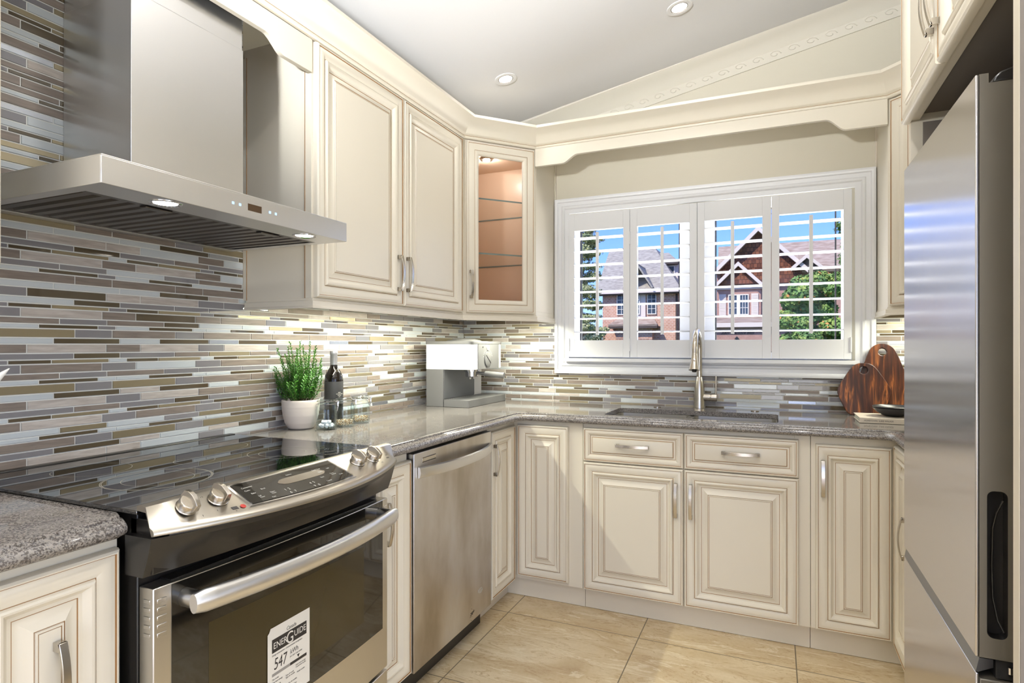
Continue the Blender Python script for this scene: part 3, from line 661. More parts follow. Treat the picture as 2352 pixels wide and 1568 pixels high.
il = MB(); il.box(0.0085, 0.012, -0.6125, -0.0085, UB + .0185, UT + .0095).box(0.012, 0.5965, -0.012, -0.0085, UB + .0185, UT + .0095).box(0.5925, 0.5965, -0.30, -0.012, UB + .0185, UT + .0095).box(0.012, 0.32, -0.6125, -0.609, UB + .0185, UT + .0095)
il.prism([(0.013, -0.013), (0.592, -0.013), (0.592, -0.303), (0.325, -0.607), (0.013, -0.607)], 'z', UB + .0185, UB + .021).prism([(0.013, -0.013), (0.592, -0.013), (0.592, -0.303), (0.325, -0.607), (0.013, -0.607)], 'z', UT + .006, UT + .0095)
il.build('lining', INSIDE, t, smooth=0)
for z in (2.008, 1.722): MB().prism([(0.014, -0.014), (0.590, -0.014), (0.590, -0.295), (0.325, -0.592), (0.014, -0.592)], 'z', z - .004, z + .004, [0, 0, 1, 1, 1, 1, 1]).build('glass_shelf', [SHELFG, SHELFE], t, smooth=0)
def framed(mb, s0, s1, z0, z1, h0, prof):
    secs = []; mats = []
    P = lambda s, h, z: (A_.x + dv.x * s + dn.x * h, A_.y + dv.y * s + dn.y * h, z)
    for off, h, m in prof:
        secs += [P(a, h0 + h, b) for a, b in ((s0 + off, z0 + off), (s1 - off, z0 + off), (s1 - off, z1 - off), (s0 + off, z1 - off))]; mats.append(m)
    n = len(prof); fs = []; ms = []
    for i in range(n):
        j = (i + 1) % n
        for k in range(4):
            k2 = (k + 1) % 4; fs.append((i * 4 + k, i * 4 + k2, j * 4 + k2, j * 4 + k)); ms.append(mats[j])
    mb.add(secs, fs, ms)
GP = [(0, 0, 0), (0, .012, 0), (.002, .017, 0), (.006, .019, 0), (.0085, .0185, 0), (.0088, .0165, g), (.0105, .0165, g), (.018, .0185, 0), (.032, .0180, 0), (.0425, .0145, 0), (.0426, .0138, g), (.0442, .0138, g), (.047, .0175, 0), (.051, .0188, 0), (.058, .0165, 0), (.066, .0100, 0), (.068, .006, 0), (.068, 0, 0)]
dr = MB(); framed(dr, 0.020, DL - 0.016, UB + .004, UT - .006, 0.0005, GP); d = dr.build('glass_door', [CREAM, GLAZE], t, smooth=28)
gp = MB(); dbox(gp, 0.088, DL - .084, 0.003, 0.006, UB + .072, UT - .074); gp.build('door_pane', GLASS, d, smooth=0)
b_ = A_ + dv * 0.040 + dn * 0.019
pull(d, (b_.x, b_.y, 1.553), Zv, (dn.x, dn.y, 0), 0.145)
MB().lathe([(0, 0), (0.030, 0), (0.034, -0.004), (0.034, -0.010), (0.022, -0.012), (0, -0.012)], (0.30, -0.28, UT + .0055), 24).build('puck_light', NICKEL, t)
MB().lathe([(0, 0), (0.021, 0), (0.021, -0.0015), (0, -0.0015)], (0.30, -0.28, UT - .0070), 24).build('puck_lens', BULB, t)
r_b = MB(); sweep(r_b, [(0.3345, -0.6265), (0.6145, -0.3085), (0.6145, -0.02)], RAILP, UB); r_b.build('light_rail', CREAM, t, smooth=30)
# --- far left wall cabinet, only its edge shows
t = thing('wall_cabinet', (0.17, -2.9, UB), 'cream wall cabinet left of the hood, only its front edge shows at the left border', 'cabinet')
MB().box(0.008, 0.330, -3.2, -2.6095, UB, UT + .03).build('carcass', CREAM, t, bevel=0.0008)
door('door', t, (0.3305, -3.196, UB + .003), (0, 1, 0), XN, 0.5860, UT - UB - .006, UDOOR)
# --- right diagonal corner cabinet
A2, B2 = Vector((2.2365, -0.309)), Vector((2.530, -0.622)); dv2 = (B2 - A2).normalized(); dn2 = Vector((dv2.y, -dv2.x))
t = thing('corner_cabinet', (2.6, -0.3, UB), 'diagonal corner wall cabinet right of the window, partly hidden by the fridge', 'cabinet')
MB().prism([(2.2365, -0.0075), (2.2365, -0.309), (2.530, -0.622), (2.843, -0.622), (2.843, -0.0075)], 'z', UB, UT + .03).build('carcass', CREAM, t, bevel=0.0008)
o2 = A2 + dv2 * 0.020 + dn2 * .0005
d = MB().panel((o2.x, o2.y, UB + .004), (dv2.x, dv2.y, 0), Zv, (dn2.x, dn2.y, 0), (B2 - A2).length - .04, UT - UB - .010, UDOOR).build('door', [CREAM, GLAZE], t, smooth=28)
b_ = A2 + dv2 * 0.37 + dn2 * .0195; pull(d, (b_.x, b_.y, 1.553), Zv, (dn2.x, dn2.y, 0), 0.145)
r_b = MB(); sweep(r_b, [(2.234, -0.02), (2.234, -0.3085), (2.530, -0.6245)], RAILP, UB); r_b.build('light_rail', CREAM, t, smooth=30)
t = thing('wall_cabinet', (2.68, -0.9, UB), 'cream wall cabinet on the right wall behind the fridge surround', 'cabinet')
MB().box(2.53, 2.843, -1.212, -0.6235, UB, UT + .03).build('carcass', CREAM, t, bevel=0.0008)
door('door', t, (2.5295, -0.63, UB + .003), (0, -1, 0), (-1, 0, 0), 0.575, UT - UB - .006, UDOOR)

# --- cornice
CROWN = [(0.0, 0.0), (0.010, 0.0), (0.015, 0.004), (0.016, 0.010), (0.0125, 0.0145), (0.0125, 0.0160), (0.020, 0.020), (0.024, 0.026), (0.030, 0.038), (0.040, 0.052), (0.055, 0.066), (0.072, 0.077), (0.084, 0.083), (0.088, 0.086), (0.088, 0.099), (0.0, 0.099)]
cw = MB(); sweep(cw, [(0.3365, -3.2), (0.3365, -0.6285), (0.6135, -0.3155), (2.2345, -0.3155), (2.532, -0.6275), (2.532, -1.212)], CROWN, 2.2935, 0, {4: 1})
tag(cw.build('cornice', [CREAM, GLAZE], smooth=30), 'cream crown cornice running along the tops of all wall cabinets and over the window', 'moulding')
# --- valances
def cusp(a, b, zlo_a, zlo_b, zc_a, zc_b, w0, w1):
    """lower edge from a to b: flat end, s-curve up, flat centre, mirrored"""
    pts = []; L = b - a; sg = 1 if L > 0 else -1; L = abs(L)
    def S(q): return q * q * (3 - 2 * q)
    pts.append((a, zlo_a)); 
    for i in range(9):
        q = i / 8; pts.append((a + sg * (w0 + (w1 - w0) * q), zlo_a + (zc_a - zlo_a) * S(q)))
    for i in range(9):
        q = 1 - i / 8; pts.append((b - sg * (w0 + (w1 - w0) * q), zlo_b + (zc_b - zlo_b) * S(q)))
    pts.append((b, zlo_b)); return pts
lo = cusp(0.6155, 2.2325, 2.1985, 2.184, 2.238, 2.238, 0.155, 0.235)
tag(MB().prism(lo + [(2.2325, 2.2925), (0.6155, 2.2925)], 'y', -0.3335, -0.314).build('valance', CREAM, bevel=0.001), 'cream scalloped valance board above the kitchen window', 'valance')
lo = cusp(-1.7045, -2.6025, 2.180, 2.180, 2.224, 2.224, 0.125, 0.205)
tag(MB().prism(lo + [(-2.6025, 2.2925), (-1.7045, 2.2925)], 'x', 0.3165, 0.3355).build('valance', CREAM, bevel=0.001), 'cream scalloped valance board crossing in front of the hood chimney', 'valance')
# --- thin beads beside the window recess
for x0, x1, nm in ((0.6125, 0.6185, 'left'), (2.2305, 2.2362, 'right')):
    tag(MB().box(x0, x1, -0.012, -0.0008, 2.089, 2.30).build('corner_bead', GLAZE if 0 else CREAM, bevel=0.001), 'thin cream bead strip on the wall at the %s of the window recess' % nm, 'trim strip')
# --- under-cabinet light strips
def led(p0, p1, label, power):
    p0, p1 = Vector(p0), Vector(p1); L = (p1 - p0).length; u = (p1 - p0) / L; s = Vector((u.y, -u.x, 0))
    t = thing('light_strip', tuple((p0 + p1) / 2), label, 'light strip', 'under cabinet light strips')
    b = MB(); z = p0.z; q = [p0 + s * .005, p1 + s * .005, p1 - s * .005, p0 - s * .005]
    b.prism([(v.x, v.y) for v in q], 'z', z, z + .0022); b.build('strip_tape', VINYL, t)
    n = int(L / 0.0167); c = MB()
    for i in range(n):
        m_ = p0 + u * (i + .5) * L / n
        c.prism([tuple((m_ + u * a * .0022 + s * b_ * .0022).xy) for a, b_ in ((-1, -1), (1, -1), (1, 1), (-1, 1))], 'z', z - .0012, z - .0001)
    c.build('led_chips', LEDM, t, smooth=0)
    a = lamp('under_cabinet_light', 'AREA', (p0 + p1) / 2 + Vector((0, 0, -0.006)), power, (1.0, 0.985, 0.80), shape='RECTANGLE', size=L, size_y=0.008)
    a.rotation_euler = (0, 0, math.atan2(u.y, u.x)); a['parent_fixture'] = 1
    return t
led((0.275, -1.66, 1.4020), (0.275, -0.66, 1.4020), 'white light strip under the two-door wall cabinet', 12.0)
led((0.40, -0.46, 1.4020), (0.585, -0.25, 1.4020), 'white light strip under the glass corner cabinet', 6.5)
led((2.30, -0.20, 1.4020), (2.62, -0.20, 1.4020), 'white light strip under the corner cabinet right of the window', 4.5)
lamp('cabinet_puck_lamp', 'POINT', (0.30, -0.28, UT - .03), 1.9, NEUT, shadow_soft_size=0.02)

# ================================================================== range hood
t = thing('range_hood', (0.26, -2.146, 1.574), 'stainless chimney range hood on the tiled wall above the range', 'range hood')
hy0, hy1, hz0, hz1, hx = -2.527, -1.765, 1.574, 1.634, 0.532
c = MB(); c.box(0.0075, hx, hy0, hy1, hz1 - .003, hz1); c.box(hx - .003, hx, hy0, hy1, hz0, hz1 - .003); c.box(0.0075, hx - .003, hy0, hy0 + .003, hz0, hz1 - .003); c.box(0.0075, hx - .003, hy1 - .003, hy1, hz0, hz1 - .003)
c.box(0.43, hx - .003, hy0 + .003, hy1 - .003, hz0, hz0 + .002); c.box(0.0075, 0.05, hy0 + .003, hy1 - .003, hz0, hz0 + .002); c.box(0.05, 0.43, hy0 + .003, hy0 + .03, hz0, hz0 + .002); c.box(0.05, 0.43, hy1 - .03, hy1 - .003, hz0, hz0 + .002)
c.build('canopy', STEELH, t, bevel=0.0008)
MB().box(0.0075, 0.290, -2.305, -1.955, hz1 + .0003, 2.150).build('chimney', STEELH, t, bevel=0.001)
MB().box(0.0075, 0.288, -2.303, -1.957, 2.1505, 2.462).build('chimney_extension', STEELH, t, bevel=0.001)
for fi in range(2):
    y0 = hy0 + .032 + fi * 0.3495; f = MB(); n = 9; w_ = 0.3485 / n
    f.box(0.052, 0.068, y0, y0 + .3485, hz0 + .0005, hz0 + .012); f.box(0.412, 0.428, y0, y0 + .3485, hz0 + .0005, hz0 + .012)
    for k in range(n):
        a = y0 + k * w_
        f.prism([(a + .001, hz0 + .010), (a + .006, hz0 + .001), (a + w_ - .013, hz0 + .001), (a + w_ - .008, hz0 + .010)], 'x', 0.068, 0.412)
        f.box(0.068, 0.412, a, a + w_, hz0 + .016, hz0 + .018, 1)
    fo = f.build('baffle_filter', [BAFFLE, DARKV], t, smooth=0)
    MB().box(0.395, 0.420, y0 + .14, y0 + .21, hz0 - .004, hz0 + .0004).build('filter_latch', BAFFLE, fo, bevel=0.002)
for y, nm in ((-2.352, 0), (-1.902, 1)):
    MB().lathe([(0.026, 0.0), (0.034, -0.0025), (0.036, -0.001), (0.036, 0.0015), (0.026, 0.0015), (0.026, 0.0)], (0.484, y, hz0), 32).build('lamp_rim', CHROME, t)
    MB().lathe([(0, -0.0006), (0.026, -0.0006), (0.026, 0.0012), (0, 0.0012)], (0.484, y, hz0), 32).build('lamp_lens', HBULB, t)
    lamp('hood_lamp', 'SPOT', (0.484, y, hz0 - .004), 2.2, WARM, (0, 0, 0), spot_size=R(95), spot_blend=0.8, shadow_soft_size=0.025)
for y in (-2.2035, -2.182, -2.083, -2.062):
    MB().box(hx - .0005, hx + .0006, y - .0034, y + .0034, 1.600, 1.6066).build('touch_button', BLUEL, t)
MB().box(hx - .0005, hx + .0006, -2.157, -2.112, 1.594, 1.612).build('clock_display', AMBER, t)

# ================================================================== range
YC = -2.155; HW = 0.380
def bow(y, xe, xm): return xm - (xm - xe) * ((y - YC) / HW) ** 2
t = thing('range', (0.35, YC, 0), 'slide-in electric range with black glass cooktop and bowed stainless control panel', 'range')
MB().box(0.03, 0.655, YC - HW, YC + HW, 0.05, 0.914).box(0.06, 0.60, YC - HW + .03, YC + HW - .03, 0.001, 0.05).box(0.635, 0.70, YC - HW, YC - HW + .05, 0.80, 0.905).build('body', BLACK, t, bevel=0.002)
ct = MB().box(0.035, 0.674, YC - HW - .0145, YC + HW + .0155, 0.9165, 0.9245).build('cooktop', CERAN, t, bevel=0.0015)
MB().box(0.0085, 0.0345, YC - HW - .0145, YC + HW + .0155, 0.9165, 0.927).build('rear_trim', BLACK, t, bevel=0.002)
def ringm(cx_, cy_, r, w_=0.0017):
    m = MB(); n = 64; vs = []
    for rr in (r, r + w_):
        for k in range(n): a = 2 * math.pi * k / n; vs.append((cx_ + rr * math.cos(a), cy_ + rr * math.sin(a), 0.92465))
    m.add(vs, [(k, (k + 1) % n, n + (k + 1) % n, n + k) for k in range(n)]); return m
for cx_, cy_, rs in ((0.45, -2.345, (0.115, 0.112, 0.075)), (0.20, -2.345, (0.085,)), (0.46, -1.965, (0.095, 0.065)), (0.20, -1.965, (0.080,)), (0.33, -2.155, (0.05,))):
    m = MB()
    for r in rs:
        k_ = ringm(cx_, cy_, r); m.add(k_.v, k_.f)
    m.build('burner_ring', RINGM, ct, smooth=0)
N = 28; ys = [YC - HW - .014 + (2 * HW + .026) * i / N for i in range(N + 1)]
secs = []
for y in ys:
    f = bow(y, 0.730, 0.822); secs.append([(0.6745, y, 0.9255), (0.6745, y, 0.934), (0.684, y, 0.9375), (0.700, y, 0.9345), (f - .012, y, 0.8965), (f - .003, y, 0.8915), (f, y, 0.886), (f - .001, y, 0.881), (f - .007, y, 0.8795), (0.700, y, 0.9235)])
MB().band(secs).build('control_panel', PANELS, t, smooth=40)
MB().band([[(0.660, y, 0.8765), (0.660, y, 0.916), (0.6742, y, 0.9245), (0.699, y, 0.922), (bow(y, 0.730, 0.822) - .009, y, 0.8785), (bow(y, 0.730, 0.822) - .009, y, 0.8765)] for y in ys[1:-1]]).build('panel_support', BLACK, t)
def onp(y, s, h=0.0):
    """point on the sloping control panel: s from 0 (rear) to 1 (front)"""
    f = bow(y, 0.730, 0.822); x0, z0, x1, z1 = 0.700, 0.9345, f - .012, 0.8965
    n = Vector((z0 - z1, 0, x1 - x0)).normalized(); return Vector((x0 + (x1 - x0) * s, y, z0 + (z1 - z0) * s)) + n * h
def onplate(y0, y1, s0, s1, h0, h1, K=10):
    return [[onp(y, s, h) for s, h in ((s0, h0), (s1, h0), (s1, h1), (s0, h1))] for y in [y0 + (y1 - y0) * i / K for i in range(K + 1)]]
MB().band(onplate(-2.372, -2.050, 0.02, 0.93, -0.001, 0.003)).build('display_bezel', CHROME, t, smooth=30)
dp = MB().band(onplate(-2.364, -2.058, 0.07, 0.88, 0.0, 0.0042)).build('display_panel', OVENG, t, smooth=30)
# lcd window with rounded ends
lc = MB(); secs = []
for i in range(17):
    q = i / 16; y = -2.262 + 0.150 * q; hw = 0.115 * math.sqrt(max(0.02, 1 - (2 * q - 1) ** 6)); secs.append([onp(y, 0.40 - hw, .0041), onp(y, 0.40 + hw, .0041), onp(y, 0.40 + hw, .0046), onp(y, 0.40 - hw, .0046)])
lc.band(secs).build('lcd_window', LCD, dp)
def ptext(body, y, s, size, m=PRINTL, h=.0047, par=None):
    if m is PRINTL: y = -2.364 + (y + 2.364) * 0.905
    o = onp(y, s, h); w_ = (onp(y, s - .1, 0) - onp(y, s, 0)); return text('panel_print', body, m, o, (0, 1, 0), w_, size, par, 0.0001)
for body, y, s, size in (('Convection', -2.350, .30, .0062), ('Conv. Bake', -2.350, .42, .0062), ('Bake', -2.343, .56, .0062), ('Broil', -2.310, .48, .0062), ('Self\nClean', -2.335, .70, .0055), ('Steam\nClean', -2.300, .66, .0055), ('Keep Warm', -2.310, .84, .005), ('Options', -2.205, .22, .0055),
                         ('1  2  3', -2.262, .72, .0105), ('4  5', -2.180, .72, .0105), ('6   7   8', -2.258, .85, .0105), ('9   0', -2.180, .85, .0105), ('Cook Time', -2.120, .30, .0062), ('Delay', -2.110, .42, .0062), ('Timer\nSet/Off', -2.085, .58, .0055), ('Start', -2.128, .62, .0062), ('Cancel', -2.128, .80, .0062), ('Clock', -2.062, .70, .0055), ('Light', -2.070, .36, .0055)):
    ptext(body, y, s, size, par=dp)
for y, s in ((-2.452, .46), (-2.405, .46), ):
    pass
def knob(y, s):
    c0 = onp(y, s, 0.0); n = (onp(y, s, 1) - onp(y, s, 0)).normalized(); a = Vector((0, 1, 0)); b = n.cross(a).normalized()
    k = MB(); k.M = Matrix(((a.x, b.x, n.x, c0.x), (a.y, b.y, n.y, c0.y), (a.z, b.z, n.z, c0.z), (0, 0, 0, 1)))
    k.lathe([(0, 0.0008), (0.0215, 0.0008), (0.0215, 0.0024), (0.020, 0.003), (0.020, 0.016), (0.0185, 0.019), (0.0, 0.020)], (0, 0, 0), 32)
    k.prism([(-.022, .014), (.022, .014), (.0205, .0355), (-.0205, .0375)], 'x', -0.0062, 0.0062) if 0 else k.band([[(-.0075, q, .012), (.0075, q, .012), (.0048, q, h), (-.0048, q, h)] for q, h in ((-.0235, .030), (-.012, .034), (0, .036), (.012, .034), (.0225, .028))])
    return k.build('knob', NICKEL, t, bevel=0.0012, seg=2)
for y, s in ((-2.478, .42), (-2.412, .40), (-1.972, .42), (-1.900, .46)): knob(y, s)
pp = MB(); 
pm = MB().band(onplate(-2.405, -2.393, 0.80, 0.90, 0.0, 0.0008, 2)).build('lock_icon', PRINTD, t)
o_ = onp(-2.382, 0.85, .0006)
k = MB(); n_ = (onp(-2.38, .85, 1) - onp(-2.38, .85, 0)).normalized(); a = Vector((0, 1, 0)); b = n_.cross(a)
k.M = Matrix(((a.x, b.x, n_.x, o_.x), (a.y, b.y, n_.y, o_.y), (a.z, b.z, n_.z, o_.z), (0, 0, 0, 1))); k.lathe([(0, 0), (0.006, 0), (0.006, .0006), (0, .0006)], (0, 0, 0), 20); k.build('warning_icon', RED, t)
ptext('Hot surface indicator / Surface chaude', -2.402, 0.985, .0062, PRINTD, .0004, t)
for y, s, b_ in ((-2.515, .30, '• OFF'), (-2.518, .52, '• HI'), (-2.505, .86, 'LO •'), (-2.462, .93, 'MED'), (-2.440, .20, '• HI'), (-2.398, .68, 'LO •'), (-2.36 - .072, .84, 'MED'), (-1.965, .14, 'OFF •'), (-1.900, .72, 'MED'), (-1.880, .86, 'LO'), (-1.972, .40, 'HI •'), (-1.825, .62, 'LO •'), (-1.83, .80, 'MED'), (-1.900, .10, 'OFF')):
    ptext(b_, y, s, .0065, PRINTD, .0004, t)
# black bowed fascia under the panel and gap
secs = []
for y in ys:
    f = bow(y, 0.722, 0.806); g_ = bow(y, 0.693, 0.725); secs.append([(0.640, y, 0.875), (f, y, 0.8755), (f - .002, y, 0.866), (g_ + .012, y, 0.828), (g_, y, 0.798), (0.640, y, 0.798)])
MB().band(secs).build('front_fascia', BLACK, t, smooth=30)
# oven door
def dfx(y): return bow(y, 0.698, 0.714)
def vslab(y0, y1, z0, z1, h0, h1, K=8):
    return [[(dfx(y) + h, y, z) for h, z in ((h0, z0), (h1, z0), (h1, z1), (h0, z1))] for y in [y0 + (y1 - y0) * i / K for i in range(K + 1)]]
od = MB().band([[(0.6575, y, 0.255), (dfx(y), y, 0.255), (dfx(y), y, 0.772), (0.6575, y, 0.772)] for y in [YC - .378 + .756 * i / 16 for i in range(17)]]).build('oven_door', STEEL, t, smooth=30, bevel=0.002)
gs = MB().band(vslab(-2.497, -1.806, 0.382, 0.770, -0.002, 0.0012, 16)).build('oven_glass', OVENG, t, smooth=30)
MB().band(vslab(-2.418, -1.905, 0.445, 0.662, 0.0010, 0.0016, 12)).build('oven_window', OVENW, gs, smooth=30)
tt = MB().box(0.6577, 0.690, -2.49, -1.82, 0.7722, 0.7745)
tt.build('door_top_trim', BLACK, t)
for k in range(5):
    z = 0.742 - k * 0.0165
    MB().band(vslab(-2.526, -2.507, z, z + .008, 0, 0.002, 2)).build('vent_louvre', STEEL, od, bevel=0.001)
    MB().box(0.672, 0.690, -2.5345, -2.5328, z, z + .008).build('vent_louvre', STEEL, od, bevel=0.0006)
for k in range(2):
    z = 0.742 - k * 0.0165; MB().band(vslab(-1.799, -1.783, z, z + .009, 0, 0.002, 2)).build('vent_louvre', STEEL, od, bevel=0.001)
hb = MB(); secs = []
for i in range(33):
    q = -1 + 2 * i / 32; y = YC + .0075 + q * 0.3395; x = 0.750 + 0.040 * (1 - q * q)
    k = 1.0 if abs(q) < 0.97 else 0.82
    secs.append([(x + math.cos(a) * .0135 * k, y, 0.735 + math.sin(a) * .0235 * k) for a in [2 * math.pi * j / 16 for j in range(16)]])
hd = hb.band(secs).build('oven_handle', STEELH, t, smooth=50)
for sg in (-1, 1):
    y = YC + .0075 + sg * 0.322
    MB().tube([(0.701, y, 0.735), (0.752, y, 0.735)], [.019, .019], 20, 0, 0.8).build('handle_mount', STEEL, t)
dwr = MB().band([[(0.6575, y, 0.075), (dfx(y), y, 0.075), (dfx(y), y, 0.244), (0.6575, y, 0.244)] for y in [YC - .378 + .756 * i / 16 for i in range(17)]]).build('drawer', STEEL, t, smooth=30, bevel=0.002)
secs = []
for i in range(17):
    q = -1 + 2 * i / 16; y = YC + q * 0.33; x = 0.732 + 0.018 * (1 - q * q); secs.append([(x + math.cos(a) * .009, y, 0.205 + math.sin(a) * .014) for a in [2 * math.pi * j / 12 for j in range(12)]])
MB().band(secs).build('drawer_handle', STEELH, dwr, smooth=50)
# energy label stuck on the oven glass
LY0, LY1, LZ0, LZ1 = -2.268, -2.132, 0.395, 0.580
lx = dfx(-2.2) + 0.0022
eb = MB().prism([(LY0, LZ0), (LY1, LZ0), (LY1, LZ1), (LY0 + .009, LZ1), (LY0 + .005, LZ1 - .008), (LY0, LZ1 - .012)], 'x', lx, lx + .0002).build('energy_label', PAPER, t, smooth=0)
lx2 = lx + .0003
MB().box(lx2, lx2 + .0001, LY0 + .013, LY1 - .011, LZ1 - .060, LZ1 - .028).box(lx2, lx2 + .0001, LY0 + .07, LY1 - .011, LZ1 - .115, LZ1 - .108).build('label_bar', PRINTD, eb, smooth=0)
MB().box(lx2, lx2 + .0001, LY0 + .013, LY0 + .07, LZ1 - .115, LZ1 - .108).build('label_bar', mat('grey_print', srgb(150, 146, 140), .6), eb, smooth=0)
def lt(body, y, z, size, m=PRINTD, sx=1.0, d=.0002, shear=0): text('label_print', body, m, (lx2 + d, LY0 + y, LZ1 - z), (0, 1, 0), Zv, size, eb, 0.00005, sx=sx, shear=shear)
lt('Canada', .058, .0245, .0125, sx=.85, shear=.2); lt('ENER', .017, .0515, .021, PAPER, .86); lt('G', .057, .059, .040, PAPER, .85); lt('UIDE', .083, .0495, .021, PAPER, .86)
lt('Energy consumption / Consommation énergétique', .013, .0675, .0058, sx=.82); lt('547', .018, .101, .038, sx=.72, shear=.12); lt('kWh', .070, .087, .0165, sx=.8, shear=.1); lt('per year / par année', .069, .0945, .0062, sx=.8)
lt('▼', .092, .106, .010)
for k, (y, z, s_) in enumerate(((.013, .124, 'This model'), (.013, .131, 'Uses least energy'), (.013, .141, 'Similar models\ncompared'), (.055, .134, 'Type of model\nType de modèle'), (.088, .124, 'Uses most energy\nConsomme le plus'), (.092, .143, 'Model number'), (.055, .156, 'Numéro du modèle'), (.013, .166, 'Removal of this label before first purchase'))): lt(s_, y, z, .0054, sx=.85)

# ================================================================== dishwasher
t = thing('dishwasher', (0.3, -1.233, 0), 'stainless dishwasher with a bowed towel-bar handle beside the corner cabinet', 'dishwasher')
MB().box(0.03, 0.598, -1.545, -0.921, 0.09, 0.872).box(0.03, 0.585, -1.545, -0.921, 0.001, 0.0895).build('tub', BLACK, t)
MB().box(0.600, 0.641, -1.541, -0.924, 0.094, 0.862).build('door', STEELD, t, bevel=0.003, seg=3)
secs = []
for i in range(25):
    q = -1 + 2 * i / 24; y = -1.2275 + q * 0.291; b = (1 - abs(q) ** 2.2); x = 0.643 + 0.044 * b; th = .012
    zt, zb_ = 0.812, 0.772
    secs.append([(x, y, zb_), (x + th * .6, y, zb_ + .003), (x + th, y, (zt + zb_) / 2), (x + th * .7, y, zt - .003), (x + .001, y, zt), (x - .004 * b, y, zt - .006), (x - .006 * b, y, zb_ + .006)])
MB().band(secs).build('handle', STEELH, t, smooth=50)
v = MB().box(0.6405, 0.6425, -1.491, -1.396, 0.822, 0.842).build('status_window', NICKEL, t, bevel=0.001)
MB().box(0.6424, 0.6428, -1.489, -1.398, 0.838, 0.8405).box(0.6424, 0.6428, -1.489, -1.398, 0.8235, 0.826).build('vent_slot', BLACK, v)
MB().lathe([(0.0, 0), (0.0175, 0), (0.0175, .0008), (0, .0008)], (0, 0, 0), 28, 0, 'x')
lg = MB(); lg.M = Matrix.Translation((0.6412, -1.030, 0.196)) @ Matrix.Rotation(R(0), 4, 'X') @ Matrix.Diagonal((1, 1.25, 0.62, 1))
lg.lathe([(0.0145, 0), (0.0165, 0), (0.0165, .0008), (0.0145, .0008), (0.0145, 0)], (0, 0, 0), 32, 0, 'x'); lgo = lg.build('logo_badge', PRINTL, t)
random.seed(9); rs_ = MB()
for k in range(26):
    y_, z_ = -1.105 + random.gauss(0, .012), 0.128 + random.gauss(0, .011); a_, l_2 = random.uniform(-.9, .9), random.uniform(.002, .006)
    dy_, dz_ = l_2 * math.cos(a_), l_2 * math.sin(a_); rs_.add([(0.6414, y_ - dy_, z_ - dz_ - .0008), (0.6414, y_ + dy_, z_ + dz_ - .0008), (0.6414, y_ + dy_, z_ + dz_ + .0008), (0.6414, y_ - dy_, z_ - dz_ + .0008)], [(0, 1, 2, 3)])
rs_.build('sticker_residue', PRINTD, t, smooth=0)
text('logo_print', 'Whirlpool', PRINTL, (0.6416, -1.0435, 0.1935), (0, 1, 0), Zv, .0068, lgo, .0001)

# ================================================================== refrigerator and surround
FX, FYN, FYF = 2.133, -1.937, -1.272
t = thing('refrigerator', (2.48, -1.6, 0), 'tall stainless bottom-freezer refrigerator, seen edge on at the right', 'refrigerator')
MB().box(2.200, 2.82, FYN + .004, FYF - .004, 0.05, 1.715).box(2.26, 2.8, FYN + .03, FYF - .03, 0.001, 0.05).build('body', FSIDE, t, bevel=0.003)
def plate_hole(outer, hole, y0, depth):
    """plate facing -y at y0 in xz with an inset pocket of given depth"""
    bm = bmesh.new(); o = [bm.verts.new((x, y0, z)) for x, z in outer]; h = [bm.verts.new((x, y0, z)) for x, z in hole]; h2 = [bm.verts.new((x, y0 + depth, z)) for x, z in hole]
    es = [bm.edges.new((o[k], o[(k + 1) % len(o)])) for k in range(len(o))] + [bm.edges.new((h[k], h[(k + 1) % len(h)])) for k in range(len(h))]
    bmesh.ops.triangle_fill(bm, use_beauty=True, edges=es)
    a = MB(); bm.verts.index_update(); a.add([v.co[:] for v in bm.verts], [[v.index for v in f.verts] for f in bm.faces], 0)
    n = len(o); m = len(h); bm.free()
    return a, n, m
outer = [(2.139, 0.662), (2.1955, 0.662), (2.1955, 1.727), (2.153, 1.727), (2.153, 1.745), (2.139, 1.745)]
hx0_, hx1_, hz0_, hz1_, rr_ = 2.1505, 2.1815, 0.700, 0.972, 0.011
hl = []
for cx_, cz_, a0 in ((hx1_ - rr_, hz1_ - rr_, 0), (hx0_ + rr_, hz1_ - rr_, 90), (hx0_ + rr_, hz0_ + rr_, 180), (hx1_ - rr_, hz0_ + rr_, 270)):
    for i in range(6): a = R(a0 + i * 18); hl.append((cx_ + rr_ * math.cos(a), cz_ + rr_ * math.sin(a)))
pl, n, m_ = plate_hole(outer, hl, FYN, 0.024)
pl.add([(x, FYN, z) for x, z in outer] + [(x, FYF, z) for x, z in outer], [(k, (k + 1) % n, n + (k + 1) % n, n + k) for k in range(n)] + [list(range(n, 2 * n))])
door_u = MB().box(FX, 2.139, FYN, FYF, 0.662, 1.745).build('door', FRIDGE, t, bevel=0.002, seg=3)
pl.build('door_side', FSIDE, door_u, smooth=30, recalc=True)
pk = MB(); pk.add([(x, FYN + .0002, z) for x, z in hl] + [(x, FYN + .026, z) for x, z in hl], [(k, (k + 1) % m_, m_ + (k + 1) % m_, m_ + k) for k in range(m_)] + [list(range(m_, 2 * m_))])
pk.tube([(2.176, FYN + .004, 0.955), (2.168, FYN + .012, 0.93), (2.164, FYN + .018, 0.90), (2.163, FYN + .02, 0.83), (2.164, FYN + .018, 0.77), (2.170, FYN + .012, 0.73), (2.177, FYN + .004, 0.712)], .0018, 8)
pk.build('handle_pocket', BLACK, door_u, smooth=40)
MB().box(FX, 2.139, FYN, FYF, 0.065, 0.632).build('freezer_door', FRIDGE, t, bevel=0.002, seg=3)
MB().box(2.1395, 2.1955, FYN, FYF, 0.065, 0.622).build('freezer_door_side', FSIDE, t, bevel=0.002)
